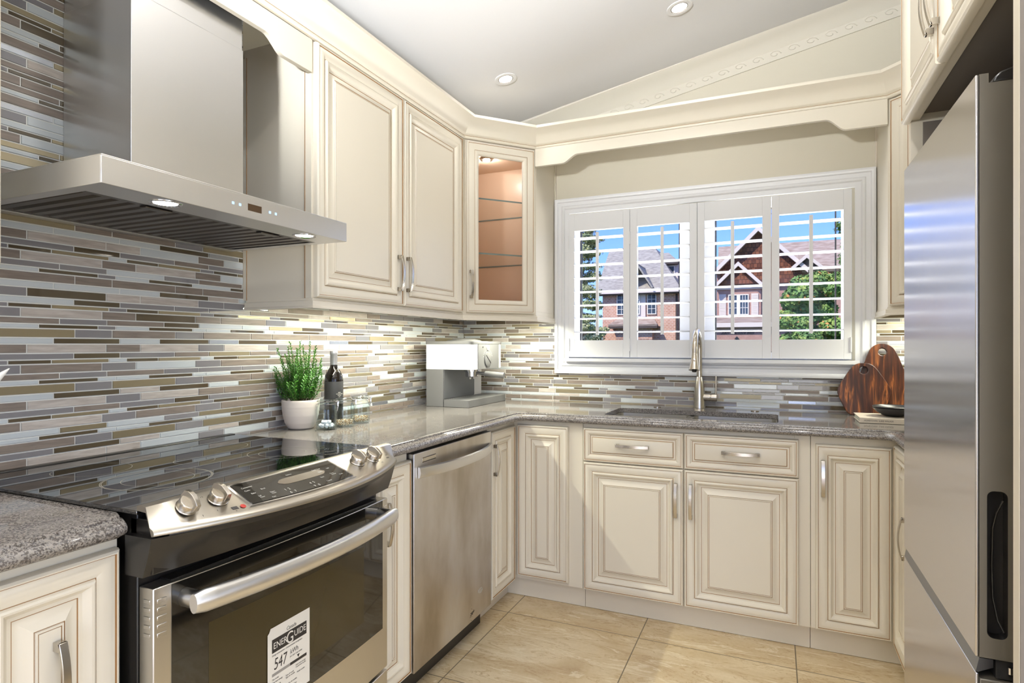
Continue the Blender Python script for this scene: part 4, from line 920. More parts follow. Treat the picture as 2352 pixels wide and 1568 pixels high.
MB().prism([(FX + .0005, 0.634), (FX + .004, 0.6335), (2.160, 0.646), (2.160, 0.6605), (FX + .006, 0.6605)], 'y', FYN + .0005, FYF - .0005).build('door_channel', mat('channel_dark_chrome', srgb(128, 132, 142), 0.25, 1.0), t)
MB().box(2.165, 2.1995, FYN + .006, FYF - .006, 0.625, 0.661).build('door_gasket', DARKV, t)
MB().lathe([(0, 0), (.0045, 0), (.0045, .012), (0, .012)], (2.185, FYN + .0, 0.640), 12).build('hinge_pin', CHROME, t)
hc = MB(); hc.prism([(2.160, 1.7275), (2.163, 1.738), (2.172, 1.7465), (2.190, 1.752), (2.26, 1.752), (2.28, 1.7275)], 'y', FYN + .002, FYN + .055).build('hinge_cover', BLACK, t, bevel=0.003)
fl = MB().add([(2.1315, -1.283, 1.56), (2.1315, -1.375, 1.58), (2.1315, -1.37, 1.50), (2.126, -1.30, 1.435), (2.129, -1.276, 1.45)], [(0, 1, 2, 3, 4)]).build('film_flap', JGLASS, t, smooth=0) if 0 else None
# surround panels and cabinet above
FG = 2.155
tag(MB().box(FG, 2.843, -1.2355, -1.2155, 0.001, 2.72).box(FG + .03, 2.84, -1.2375, -1.2355, 0.01, 1.89, 1).build('fridge_panel', [CREAM, GREYIN], bevel=0.0008), 'tall cream end panel between corner cabinets and fridge', 'panel')
tag(MB().box(FG, 2.843, -2.0795, -2.053, 0.001, 2.72).box(FG + .001, 2.84, -2.081, -2.0796, 0.002, 2.71, 1).box(FG + .03, 2.84, -2.053, -2.051, 0.01, 1.89, 1).build('fridge_panel', [CREAM, GREYIN], bevel=0.0008), 'tall cream end panel at the right border, nearer side of the fridge', 'panel')  # thin grey sheet dims the outer near face against strong light
t = thing('wall_cabinet', (2.5, -1.65, 1.9), 'deep cream two-door cabinet bridging above the refrigerator', 'cabinet')
MB().box(FG + .001, 2.843, -2.0505, -1.238, 1.915, 2.70).box(FG, FG + .022, -2.0505, -1.238, 1.897, 1.915).build('carcass', CREAM, t, bevel=0.0008)
MB().box(FG + .03, 2.83, -2.050, -1.24, 1.9135, 1.9148).build('underside_panel', GREYIN, t)
d = door('door', t, (FG - .0005, -1.2185, 1.893), (0, -1, 0), (-1, 0, 0), 0.4205, 0.79, UDOOR); pull(d, (FG - .0190, -1.2185 - .396, 2.048), Zv, (-1, 0, 0), 0.150)
d = door('door', t, (FG - .0005, -1.6425, 1.893), (0, -1, 0), (-1, 0, 0), 0.4205, 0.79, UDOOR); pull(d, (FG - .0190, -1.6425 - .022, 2.048), Zv, (-1, 0, 0), 0.150)

# ================================================================== recessed ceiling lights
sl = math.atan(0.19)
POTS = [(0.558, -0.587, 'recessed ceiling light nearest the corner cabinet'), (1.405, -0.592, 'recessed ceiling light at the top edge of the picture, above the window'),
        (0.95, -2.15, 'recessed ceiling light above the range aisle, out of view'), (1.75, -2.05, 'added recessed ceiling light above the fridge aisle, out of view'), (0.95, -3.7, 'added recessed ceiling light behind the camera on the left'), (2.1, -3.7, 'added recessed ceiling light behind the camera in the middle'), (3.6, -3.7, 'added recessed ceiling light behind the camera on the right'), (1.5, -5.4, 'added recessed ceiling light near the rear door, left'), (3.4, -5.4, 'added recessed ceiling light near the rear door, right')]  # lights past the first three are unseen, added to brighten the room
for x, y, lb in POTS:
    z = ceil_z(x); M = Matrix.Translation((x, y, z)) @ Matrix.Rotation(-sl, 4, 'Y')
    t = thing('ceiling_light', (x, y, z), lb, 'ceiling light', 'recessed ceiling lights')
    a = MB(); a.M = M; a.lathe([(0.056, -0.001), (0.056, -0.0045), (0.052, -0.0055), (0.038, -0.0040), (0.036, -0.0012), (0.056, -0.0008), (0.056, -0.001)], (0, 0, 0), 40); a.build('trim_ring', VINYL, t)
    b = MB(); b.M = M; b.lathe([(0.036, -0.0035), (0.034, -0.0040), (0.0335, -0.0015), (0.036, -0.001), (0.036, -0.0035)], (0, 0, 0), 40); b.build('baffle_ring', GREYIN, t)
    c = MB(); c.M = M; c.lathe([(0, -0.0022), (0.018, -0.0022), (0.033, -0.0014), (0.033, -0.0008), (0, -0.0008)], (0, 0, 0), 32, 0); c.build('lens', BULB, t)
    l = lamp('ceiling_lamp', 'SPOT', M @ Vector((0, 0, -0.012)), {-0.587: 5, -0.592: 7, -2.15: 22, -2.05: 34}.get(y, 20), NEUT, (0, 0, 0), spot_size=R(140), spot_blend=0.6, shadow_soft_size=0.035)

# --- unseen uplighter floor lamp, added behind the camera to brighten the ceiling
t = thing('added_floor_lamp', (1.05, -3.80, 0.0), 'added nickel uplighter floor lamp behind the camera, brightening the ceiling', 'floor lamp')
MB().lathe([(0, 0.001), (0.14, 0.001), (0.14, 0.018), (0.02, 0.028), (0, 0.028)], (1.05, -3.80, 0), 36).build('base', NICKEL, t)
MB().lathe([(0, 0.028), (0.012, 0.028), (0.012, 1.70), (0, 1.70)], (1.05, -3.80, 0), 16).build('pole', NICKEL, t)
MB().lathe([(0.012, 1.70), (0.05, 1.705), (0.13, 1.75), (0.17, 1.80), (0.167, 1.80), (0.127, 1.755), (0.05, 1.711), (0.012, 1.706), (0.012, 1.70)], (1.05, -3.80, 0), 40).build('lamp_bowl', VINYL, t)
lamp('ceiling_fill_lamp', 'SPOT', (1.05, -3.80, 1.80), 600, (0.97, 0.985, 1.0), (R(180 - 12), 0, 0), spot_size=R(168), spot_blend=0.4, shadow_soft_size=0.10)

# ================================================================== things on the counter
CT = 0.9155
# --- rosemary pot
px, py = 0.088, -1.497
t = thing('potted_rosemary', (px, py, CT), 'bushy green rosemary in a round ribbed white ceramic pot beside the range', 'potted plant')
prof = [(0, 0.0), (0.042, 0.0), (0.048, 0.004), (0.058, 0.022), (0.066, 0.050), (0.0705, 0.085), (0.0715, 0.112), (0.0700, 0.114), (0.068, 0.112), (0.066, 0.085), (0.05, 0.03), (0, 0.02)]
pr2 = []
for i in range(len(prof) - 1):
    if 2 <= i <= 5:
        for k in range(5):
            q = k / 5; r = prof[i][0] + (prof[i + 1][0] - prof[i][0]) * q; z = prof[i][1] + (prof[i + 1][1] - prof[i][1]) * q
            pr2.append((r + (0.0007 if k % 2 else 0), z))
    else: pr2.append(prof[i])
pr2.append(prof[-1])
MB().lathe(pr2, (px, py, CT), 48).build('pot', POT, t, smooth=60)
MB().lathe([(0, 0.100), (0.066, 0.100), (0.066, 0.104), (0, 0.107)], (px, py, CT), 24).build('soil', SOIL, t)
random.seed(11)
st = MB(); fo = MB()
for k in range(86):
    a = random.uniform(0, 2 * math.pi); r0 = random.uniform(0, .052); lean = random.uniform(0.10, 1.0) * (0.35 + r0 / .06)
    L = random.uniform(0.06, 0.245) * (1.06 - 0.44 * lean)
    p = Vector((px + r0 * math.cos(a), py + r0 * math.sin(a), CT + .105)); d = Vector((math.cos(a) * lean, math.sin(a) * lean, 1)).normalized(); pts = [p.copy()]
    n = 9
    for i in range(n):
        d = (d + Vector((random.uniform(-.10, .10), random.uniform(-.10, .10), 0.05))).normalized(); p = p + d * L / n
        if p.x < 0.020: p.x = 0.020 + random.uniform(0, .006)
        pts.append(p.copy())
    st.tube(pts, [0.0013 - 0.0008 * i / n for i in range(n + 1)], 5)
    m = int(L / 0.0023)
    for i in range(m):
        q = 0.10 + 0.90 * i / m; f = q * n; j = min(int(f), n - 1); c = pts[j].lerp(pts[j + 1], f - j); ax = (pts[j + 1] - pts[j]).normalized()
        s = ax.cross(Vector((math.cos(i * 2.4), math.sin(i * 2.4), 0.1))).normalized(); ln = random.uniform(.014, .025) * (1.05 - 0.45 * q); dd = (s * random.uniform(.75, 1.1) + ax * random.uniform(.5, 1.0)).normalized()
        w_ = dd.cross(ax).normalized() * .0022; e = c + dd * ln + Vector((0, 0, -.001)); mid = c + dd * ln * .5 + ax * .0012
        if e.x < 0.010: continue
        if e.z < CT + .116 and (e.xy - Vector((px, py))).length < .080 and (c.xy - Vector((px, py))).length > .058: continue
        fo.add([c - w_ * .5, c + w_ * .5, mid + w_, e, mid - w_], [(0, 1, 2, 4), (4, 2, 3)])
st.build('stems', STEM, t); fo.build('foliage', ROSE, t, smooth=0, recalc=False)
# --- wine bottle
bx, by = 0.072, -1.287
t = thing('wine_bottle', (bx, by, CT), 'dark wine bottle with black label and grey capsule behind the rosemary', 'bottle')
MB().lathe([(0, 0), (0.034, 0), (0.0385, 0.004), (0.0388, 0.02), (0.0388, 0.178), (0.036, 0.198), (0.026, 0.218), (0.0165, 0.232), (0.0148, 0.245), (0.0142, 0.262)], (bx, by, CT), 40).build('glass', BOTTLE, t, smooth=60)
MB().lathe([(0.0150, 0.235), (0.0152, 0.285), (0.0166, 0.287), (0.0166, 0.299), (0.0150, 0.302), (0, 0.302)], (bx, by, CT), 32).build('capsule', FOIL, t)
lb = MB().lathe([(0.0390, 0.078), (0.0391, 0.0785), (0.0391, 0.1725), (0.0390, 0.173)], (bx, by, CT), 40).build('bottle_label', LABELB, t)
va = math.atan2(CY - by, CX - bx) + R(35)
for k, (s_, w_) in enumerate((('MARTA', .5), ('ESTATE RED WINE', 1), ('VINEYARD', .7), ('2019', .4))):
    o = Vector((bx + math.cos(va) * .0396, by + math.sin(va) * .0396, CT + .125 - k * .006)); u = Vector((-math.sin(va), math.cos(va), 0))
    text('label_print', s_, PRINTL, o, u, Zv, .0055, lb, .0001, 'CENTER', .7)
# --- jars
def jar(x, y, label):
    t = thing('glass_jar', (x, y, CT), label, 'jar', 'clip-top glass jars')
    o_ = [(0, 0), (0.034, 0), (0.0385, 0.005), (0.0395, 0.012), (0.0395, 0.075), (0.037, 0.088), (0.0335, 0.094), (0.0335, 0.104), (0.0315, 0.104), (0.0315, 0.094), (0.035, 0.087), (0.0372, 0.074), (0.0372, 0.012), (0.034, 0.007), (0, 0.006)]
    MB().lathe(o_, (x, y, CT), 40).build('vessel', JGLASS, t, smooth=50)
    MB().lathe([(0, 0.1055), (0.034, 0.1055), (0.0355, 0.108), (0.0345, 0.113), (0.030, 0.116), (0, 0.117)], (x, y, CT), 40).build('lid', JGLASS, t, smooth=50)
    a0 = R(-45); q = MB()
    ringp = [(x + .0362 * math.cos(a), y + .0362 * math.sin(a), CT + .0985) for a in [2 * math.pi * k / 32 for k in range(33)]]
    q.tube(ringp, .0009, 6, cap=False); ringp = [(p[0], p[1], CT + .1095) for p in ringp]; q.tube(ringp, .0009, 6, cap=False)
    dx, dy = math.cos(R(24)), math.sin(R(24)); c = Vector((x + .037 * dx, y + .037 * dy, 0)); s = Vector((-dy, dx, 0)); o = Vector((dx, dy, 0))
    for sg in (-1, 1):
        b = c + s * sg * .006
        q.tube([b + Vector((0, 0, CT + .1095)), b + o * .007 + Vector((0, 0, CT + .106)), b + o * .008 + Vector((0, 0, CT + .092)), b + o * .005 + Vector((0, 0, CT + .078)), c + o * .004 + Vector((0, 0, CT + .070))], .0011, 7)
        q.tube([b + Vector((0, 0, CT + .0985)), b + o * .009 + Vector((0, 0, CT + .100)), b + o * .009 + Vector((0, 0, CT + .108)), b + o * .003 + Vector((0, 0, CT + .113))], .0011, 7)
    q.build('wire_clasp', CHROME, t); return t
jars = [(0.198, -1.477, 'front clip-top glass jar holding white lumps, nearest the plant pot'), (0.2075, -1.381, 'middle clip-top glass jar with brown and white grains'), (0.195, -1.268, 'rearmost clip-top glass jar with brown and white grains')]
for j in jars: jar(*j)
random.seed(5)
for k in range(13):
    a = k * 2.4; r = 0.0225 if k < 8 else 0.010; z = CT + .0155 + (0.0 if k < 8 else .0125)
    if k >= 8: a = k * 1.26; r = 0.0125
    if k < 8: a = k * math.pi / 4
    x, y = jars[0][0] + r * math.cos(a), jars[0][1] + r * math.sin(a)
    m = MB(); m.M = Matrix.Translation((x, y, z)) @ Matrix.Rotation(random.uniform(0, 3), 4, Vector((random.random(), random.random(), random.random())).normalized())
    s = .0062; m.box(-s, s, -s, s, -s, s); o = m.build('sugar_lump', SUGAR, bevel=.0025, seg=3)
    tag(o, 'white sugar lump lying in the front clip-top glass jar', 'sugar lump', 'sugar lumps in the front jar')
GR = [mat('grain_tan', srgb(190, 150, 100), .6), mat('grain_dark', srgb(92, 66, 44), .6), mat('grain_white', srgb(230, 222, 206), .6)]
for ji, H_, lb in ((1, 5, 'brown and white grains filling the bottom of the middle jar'), (2, 6, 'brown and white grains filling the bottom of the rearmost jar')):
    m = MB(); x0, y0 = jars[ji][0], jars[ji][1]
    for k in range(520):
        r = .0335 * math.sqrt(random.random()); a = random.uniform(0, 6.283); lay = random.randint(0, H_); z = CT + .0095 + lay * .0033
        s = .0018; c = Vector((x0 + r * math.cos(a), y0 + r * math.sin(a), z)); th = random.uniform(0, 3)
        vs = [c + Vector(v) * s for v in ((1.2, 0, 0), (-1.2, 0, 0), (0, 1, 0), (0, -1, 0), (0, 0, 1), (0, 0, -1))]
        m.add(vs, [(0, 2, 4), (2, 1, 4), (1, 3, 4), (3, 0, 4), (2, 0, 5), (1, 2, 5), (3, 1, 5), (0, 3, 5)], random.choice((0, 1, 2, 2, 0)))
    tag(m.build('grains', GR, smooth=0), lb, 'grains', None, 'stuff')
# --- espresso machine
t = thing('espresso_machine', (0.2, -0.33, CT), 'white and grey espresso machine in the counter corner', 'coffee machine')
def rbox(mb, x0, x1, y0, y1, z0, z1, r, m=0, seg=5):
    """box with the front (+x) vertical corners rounded"""
    pts = [(x0, y0)]
    for i in range(seg + 1): a = -math.pi / 2 + i / seg * math.pi / 2; pts.append((x1 - r + r * math.cos(a), y0 + r + r * math.sin(a)))
    for i in range(seg + 1): a = i / seg * math.pi / 2; pts.append((x1 - r + r * math.cos(a), y1 - r + r * math.sin(a)))
    pts.append((x0, y1)); return mb.prism(pts, 'z', z0, z1, m)
rbox(MB(), 0.077, 0.352, -0.560, -0.175, 1.113, 1.247, 0.030).build('housing', MWHITE, t, smooth=40, bevel=.0015)
rbox(MB(), 0.075, 0.354, -0.562, -0.173, 1.2475, 1.2635, 0.031).build('top_plate', MGREY, t, smooth=40, bevel=.002)
MB().lathe([(0, 0), (0.10, 0), (0.088, .008), (0.06, .013), (0, .015)], (0.20, -0.36, 1.2638), 40).build('water_lid', MGREY, t)
fp = MB().box(0.3525, 0.3550, -0.490, -0.232, 1.1135, 1.2470).build('front_panel', MGREY, t, bevel=.0008)
MB().box(0.077, 0.182, -0.5595, -0.205, CT, 1.1125).build('column', MGREY, t, bevel=.0015)
MB().box(0.077, 0.182, -0.2045, -0.110, CT, 1.1125).build('water_tank', MWHITE, t, bevel=.0015)
MB().box(0.1825, 0.1845, -0.553, -0.206, 0.957, 1.1115).build('back_plate', MDARK, t)
tr_ = rbox(MB(), 0.1855, 0.335, -0.5595, -0.088, CT, 0.954, 0.012).build('drip_tray', MGREY, t, smooth=40, bevel=.0015)
dt = MB()
for i in range(14): dt.lathe([(0, 0), (.0022, 0), (.0022, .0006), (0, .0006)], (0.198, -0.545 + i * .024, .9541), 8)
dt.build('tray_perforation', MWHITE, tr_)
MB().lathe([(0, 0), (.042, 0), (.042, .004), (.040, .005), (0, .005)], (0.3552, -0.375, 1.166), 40, 0, 'x').build('dial', MGREY, t, smooth=40)
dd_ = MB(); dd_.M = Matrix.Translation((0.3606, -0.375, 1.166)) @ Matrix.Rotation(R(-38), 4, 'X'); dd_.box(0, .0012, -.036, .036, -.002, .002); dd_.build('dial_mark', PRINTD, t)
mk = MB()
for i in range(13): a = R(20 + i * 12); mk.lathe([(0, 0), (.0022, 0), (.0022, .0008), (0, .0008)], (0.3552, -0.375 + .055 * math.cos(a), 1.166 + .052 * math.sin(a)), 8, 0, 'x')
mk.build('dial_scale', PRINTL, t)
MB().lathe([(0, 0), (.015, 0), (.015, .004), (.010, .007), (0, .008)], (0.3552, -0.375, 1.228), 24, 0, 'x').build('steam_button', MWHITE, t)
MB().lathe([(0, 0), (.0045, 0), (.0045, .002), (0, .002)], (0.3552, -0.435, 1.232), 16, 0, 'x').build('indicator', PRINTD, t)
pf = MB(); pf.lathe([(0, 0), (.033, 0), (.036, .004), (.036, .030), (.046, .031), (.046, .044), (0, .044)], (0.268, -0.395, 1.0685), 36); pfo = pf.build('portafilter', CHROME, t)
MB().tube([(0.300, -0.392, 1.090), (0.345, -0.388, 1.087)], [.008, .010], 14).tube([(0.345, -0.388, 1.087), (0.40, -0.383, 1.083), (0.455, -0.378, 1.079)], [.0145, .0155, .0165], 18).build('portafilter_handle', MGREY, pfo)
for y in (-0.418, -0.372): MB().lathe([(0, 0), (.006, 0), (.008, .010), (0, .012)], (0.268, y, 1.0570), 14).build('spout', CHROME, pfo)

# --- cutting boards leaning on the backsplash
def board(name, half, cx_, yb, tilt, hole_c, hole_r, label, th=0.016):
    """outline half list (dx, z) mirrored; leans back by tilt"""
    pts = [(x, z) for x, z in half] + [(-x, z) for x, z in reversed(half) if abs(x) > 1e-6]
    # smooth the outline
    for _ in range(3):
        q = []
        for i in range(len(pts)):
            a, b = Vector(pts[i]), Vector(pts[(i + 1) % len(pts)]); q += [tuple(a.lerp(b, .25)), tuple(a.lerp(b, .75))]
        pts = q
    M_ = 72; hc_ = Vector(hole_c); ho, ou = [], []
    for k in range(M_):
        a = 2 * math.pi * k / M_; dr_ = Vector((math.cos(a), math.sin(a))); best = 0
        for i in range(len(pts)):
            p, q = Vector(pts[i]) - hc_, Vector(pts[(i + 1) % len(pts)]) - hc_; e = q - p
            den = dr_.x * e.y - dr_.y * e.x
            if abs(den) < 1e-9: continue
            tt_ = (p.x * e.y - p.y * e.x) / den; uu = (p.x * dr_.y - p.y * dr_.x) / den
            if tt_ > 0 and -1e-6 <= uu <= 1 + 1e-6: best = max(best, tt_)
        ou.append(hc_ + dr_ * best); ho.append(hc_ + dr_ * hole_r)
    bm = bmesh.new(); L4 = [[bm.verts.new((p.x, y, p.y)) for p in ring] for y, ring in ((0, ou), (th, ou), (th, ho), (0, ho))]
    for r in range(4):
        a, b = L4[r], L4[(r + 1) % 4]
        for k in range(M_): bm.faces.new((a[k], a[(k + 1) % M_], b[(k + 1) % M_], b[k]))
    bmesh.ops.recalc_face_normals(bm, faces=bm.faces)
    zmin = min(v.co.z for v in bm.verts)
    for v in bm.verts: v.co.z -= zmin
    me = bpy.data.meshes.new(name); bm.to_mesh(me); bm.free(); me.materials.append(ACACIA)
    o = bpy.data.objects.new(name, me); COL.objects.link(o); o.location = (cx_, yb, CT + .0005); o.rotation_euler = (-tilt, 0, 0); WM[o.name] = I4
    bv = o.modifiers.new('bevel', 'BEVEL'); bv.width = .003; bv.segments = 2; bv.limit_method = 'ANGLE'
    return tag(o, label, 'cutting board', 'acacia cutting boards')
board('cutting_board', [(0, .338), (.022, .335), (.047, .318), (.060, .290), (.078, .235), (.104, .160), (.108, .135), (.100, .085), (.080, .022), (.070, 0.0), (0, 0)], 2.252, -0.102, R(8), (0, .298), .0165, 'taller dark acacia cutting board with a round hole, standing behind the smaller one')
board('cutting_board', [(0, .245), (.025, .244), (.048, .228), (.072, .190), (.108, .128), (.111, .108), (.098, .070), (.072, .014), (.058, 0.0), (0, 0)], 2.172, -0.124, R(8), (0, .212), .0175, 'smaller dark acacia cutting board with a round hole, standing in front of the taller one')
# --- book and bowls
bk = thing('book', (2.25, -0.33, CT), 'closed cream book lying on the granite beside the fridge', 'book')
bz = CT + .0005
MB().box(2.118, 2.395, -0.420, -0.215, bz, bz + .0025).box(2.118, 2.395, -0.420, -0.215, bz + .0195, bz + .022).box(2.118, 2.395, -0.4225, -0.420, bz, bz + .022).build('cover', BOOKC, bk, bevel=.0008)
MB().box(2.122, 2.391, -0.4195, -0.219, bz + .0027, bz + .0193).build('pages', PAGES, bk)
text('spine_print', 'HOMETOWN  LUKE WALKER', PRINTD, (2.134, -0.4228, bz + .0075), (1, 0, 0), Zv, .0098, bk, .0001, 'LEFT', .82)
for k, (r, h, z, nm) in enumerate(((.080, .036, 0, 'lower black stoneware bowl standing on the cream book'), (.0815, .034, .0085, 'upper black stoneware bowl nested in the lower one on the cream book'))):
    zz = bz + .0225 + z
    pr = [(0, 0), (.028, 0), (.040, .004), (.062, .016), (r - .004, h - .006), (r, h), (r - .002, h + .0012), (r - .006, h - .004), (.060, .0205), (.038, .0085), (0, .006)]
    tag(MB().lathe(pr, (2.258, -0.318, zz), 48).build('bowl', BOWL, smooth=60), nm, 'bowl', 'black stoneware bowls')
# --- utensil at the left border
t = thing('serving_spoon', (0.30, -2.70, 1.0), 'white serving spoon, only its pointed tip shows at the left border', 'spoon')
sp = MB(); a = Vector((0.30, -2.723, 1.050)); b = Vector((0.30, -2.574, 1.192)); u = (b - a).normalized(); s = Vector((0, -u.z, u.y)); secs = []
for i in range(15):
    q = i / 14; w_ = .026 * math.sin(math.pi * min(1, .10 + q * .90)) ** .8 + .0012; c = a + u * (b - a).length * q
    secs.append([c + s * w_ * math.cos(k) * .6 + Vector((1, 0, 0)) * (.0035 * math.sin(k)) for k in [2 * math.pi * j / 12 for j in range(12)]])
sp.band(secs).tube([a - u * .16, a + u * .01], .005, 10).build('spoon_head', SPOON, t, smooth=60)
cr_ = MB().lathe([(0, 0), (.05, 0), (.052, .004), (.052, .15), (.049, .15), (.049, .008), (0, .008)], (0.30, -2.86, CT + .0005), 32)
tag(cr_.build('utensil_crock', POT, smooth=50), 'white utensil crock on the left counter, outside the left border', 'crock')

# ================================================================== outside
tag(MB().box(-60, 60, 0.2, 120, -0.75, -0.6).build('lawn', GRASS, smooth=0), kind='structure'); bpy.data.objects['lawn']['label'] = 'green lawn across the street'
tag(MB().box(-60, 60, 14, 22, -0.6, -0.57).build('street', ASPH, smooth=0), kind='structure'); bpy.data.objects['street']['label'] = 'asphalt street in front of the houses'
def roof_slab(mb, quad, th=0.15, m=0):
    q = [Vector(p) for p in quad]; n = (q[1] - q[0]).cross(q[-1] - q[0]).normalized()
    if n.z < 0: n = -n
    k = len(q); lo_ = [p - n * th for p in q]
    mb.add(q + lo_, [list(range(k)), list(range(k, 2 * k))[::-1]] + [(i, (i + 1) % k, k + (i + 1) % k, k + i) for i in range(k)], m)
def exwin(parent, x0, x1, z0, z1, y, nx=3, nz=3, gap=True):
    f = MB(); e = .055; frame(f, x0, x1, z0, z1, y - .10, y + .02, e)
    mid = (x0 + x1) / 2
    if gap: f.box(mid - .10, mid + .10, y - .10, y + .02, z0 + e, z1 - e)
    cols = [(x0 + e, mid - .10), (mid + .10, x1 - e)] if gap else [(x0 + e, x1 - e)]
    for a, b in cols:
        for i in range(1, nx): xx = a + (b - a) * i / nx; f.box(xx - .014, xx + .014, y - .08, y, z0 + e, z1 - e)
        for j in range(1, nz): zz = z0 + e + (z1 - z0 - 2 * e) * j / nz; f.box(a, b, y - .079, y - .001, zz - .014, zz + .014)
    w_ = f.build('window', EXFRM, parent, smooth=0); MB().box(x0 + e * .5, x1 - e * .5, y - .03, y - .01, z0 + e * .5, z1 - e * .5).build('pane', EXWIN, w_, smooth=0)
# --- right house with the shingled gables
t = thing('house', (1.5, 40, -0.6), 'brown shingled house with big front gable and multi-pane window across the street', 'house')
MB().box(-1.55, 5.6, 36.4, 46, -0.6, 5.75).build('wall', BRICK2, t, smooth=0)
MB().prism([(-1.30, 5.0), (3.3, 5.0), (3.3, 6.0), (0.903, 8.2), (-1.30, 5.95)], 'y', 36.02, 38.5).box(-1.52, 1.04, 35.9, 36.3, 4.75, 5.02).build('gable_wall', SHAKE, t, smooth=0)
rm = MB()
roof_slab(rm, [(-1.65, 38.5, 5.75), (5.9, 38.5, 5.75), (5.9, 42.0, 8.35), (-1.9, 42.0, 8.35)])
roof_slab(rm, [(5.9, 46.2, 5.75), (-1.65, 46.2, 5.75), (-1.9, 42.0, 8.35), (5.9, 42.0, 8.35)])
roof_slab(rm, [(-1.65, 35.6, 5.83), (0.903, 35.6, 8.39), (0.903, 42, 8.39), (-1.65, 40, 5.83)])
roof_slab(rm, [(3.55, 35.6, 5.83), (0.903, 35.6, 8.39), (0.903, 42, 8.39), (3.55, 40, 5.83)])
roof_slab(rm, [(3.2, 36.0, 5.7), (5.9, 36.0, 5.7), (5.9, 38.6, 7.2), (3.2, 38.6, 7.2)])
rm.build('roof', ROOF2, t, smooth=0)
def rake(mb, p, q, w_=.24, y0=35.45, y1=35.62):
    (x0, z0), (x1, z1) = p, q
    mb.prism([(x0, z0), (x1, z1), (x1, z1 - w_ * 1.3), (x0, z0 - w_ * 1.3)], 'y', y0, y1)
tm = MB(); rake(tm, (-1.75, 5.80), (0.903, 8.46)); rake(tm, (0.903, 8.46), (3.6, 5.80))
rake(tm, (-1.60, 4.97), (-0.217, 6.33), .20, 35.2, 35.4); rake(tm, (-0.217, 6.33), (1.16, 4.97), .20, 35.2, 35.4)
rake(tm, (2.70, 5.84), (3.526, 6.58), .18, 35.3, 35.5); rake(tm, (3.526, 6.58), (4.36, 5.84), .18, 35.3, 35.5)
tm.box(-1.55, 1.10, 35.85, 36.0, 4.70, 4.84); tm.build('rake_board', TRIM, t, smooth=0)
sg_ = MB(); roof_slab(sg_, [(-1.60, 35.3, 4.93), (-0.217, 35.3, 6.29), (-0.217, 36.3, 6.29), (-1.60, 36.3, 4.93)], .06); roof_slab(sg_, [(1.16, 35.3, 4.93), (-0.217, 35.3, 6.29), (-0.217, 36.3, 6.29), (1.16, 36.3, 4.93)], .06)
roof_slab(sg_, [(2.70, 35.4, 5.80), (3.526, 35.4, 6.54), (3.526, 37.5, 6.54), (2.70, 37.5, 5.80)], .06); roof_slab(sg_, [(4.36, 35.4, 5.80), (3.526, 35.4, 6.54), (3.526, 37.5, 6.54), (4.36, 37.5, 5.80)], .06)
sg_.build('small_gable_roof', ROOF2, t, smooth=0)
MB().prism([(-1.35, 4.98), (0.92, 4.98), (-0.217, 6.08)], 'y', 35.55, 36.0).build('small_gable_wall', SHAKE, t, smooth=0)
MB().prism([(2.9, 5.82), (4.15, 5.82), (3.526, 6.4)], 'y', 35.6, 36.2).build('attic_gable_wall', DTRIM, t, smooth=0)
MB().box(-1.50, 1.05, 35.95, 36.4, -0.6, 4.70).build('front_bay', BRICK2, t, smooth=0)
exwin(t, -0.825, 0.359, 3.113, 4.384, 35.95)
for a, b in ((-1.364, -0.96), (0.50, 0.90)):
    s_ = MB().box(a, b, 35.88, 35.95, 3.05, 4.42)
    for k in range(14): s_.prism([(35.86, 3.10 + k * .093), (35.90, 3.15 + k * .093), (35.90, 3.10 + k * .093)], 'x', a + .04, b - .04)
    s_.build('shutter', TRIM, t, smooth=0)
pr_ = MB(); roof_slab(pr_, [(-1.7, 33.6, 2.62), (3.0, 33.6, 2.62), (3.0, 35.95, 3.02), (-1.7, 35.95, 3.02)], .10); pr_.build('porch_roof', ROOF2, t, smooth=0)
MB().box(-1.7, 3.0, 33.50, 33.60, 2.30, 2.56).build('porch_fascia', TRIM, t, smooth=0)
MB().box(-1.7, 3.0, 33.60, 35.9, 2.30, 2.40).build('porch_soffit', DTRIM, t, smooth=0)
MB().box(-1.65, 3.0, 33.9, 34.2, -0.6, 2.29).build('garage_front', BRICK2, t, smooth=0)
text('address_sign', '3001 Clarence Blvd', PRINTD, (-1.10, 33.88, 1.90), (1, 0, 0), Zv, .26, t, .02, sx=.88, shear=.35)
ln = MB().box(-0.30, -0.12, 33.70, 33.88, 1.30, 1.62).prism([(-.34, 1.62), (-.08, 1.62), (-.21, 1.78)], 'y', 33.68, 33.9); ln.build('lantern', BLACK, t, smooth=0)
# --- left house with hip roof
t = thing('house', (-6, 42, -0.6), 'tan brick house with grey hip roof across the street, behind the conifer', 'house')
MB().box(-9.0, -3.95, 36.6, 46, -0.6, 5.0).build('wall', BRICK, t, smooth=0)
rm = MB()
roof_slab(rm, [(-9.3, 36.0, 4.9), (-3.68, 36.0, 4.9), (-6.0, 39.6, 8.2), (-9.3, 39.6, 8.2)])
roof_slab(rm, [(-3.68, 36.0, 4.9), (-3.68, 46.0, 4.9), (-6.0, 42.5, 8.2), (-6.0, 39.6, 8.2)])
roof_slab(rm, [(-9.3, 46.0, 4.9), (-3.68, 46.0, 4.9), (-6.0, 42.5, 8.2), (-9.3, 42.5, 8.2)])
rm.build('roof', ROOF, t, smooth=0)
MB().box(-9.3, -3.62, 35.9, 36.02, 4.70, 4.92).build('gutter', TRIM, t, smooth=0)
MB().box(-9.3, -3.66, 36.0, 36.6, 4.62, 4.72).build('soffit', DTRIM, t, smooth=0)
dm = MB().box(-6.2, -4.35, 39.2, 42.0, 5.6, 7.0); dm.build('dormer_wall', TRIM, t, smooth=0)
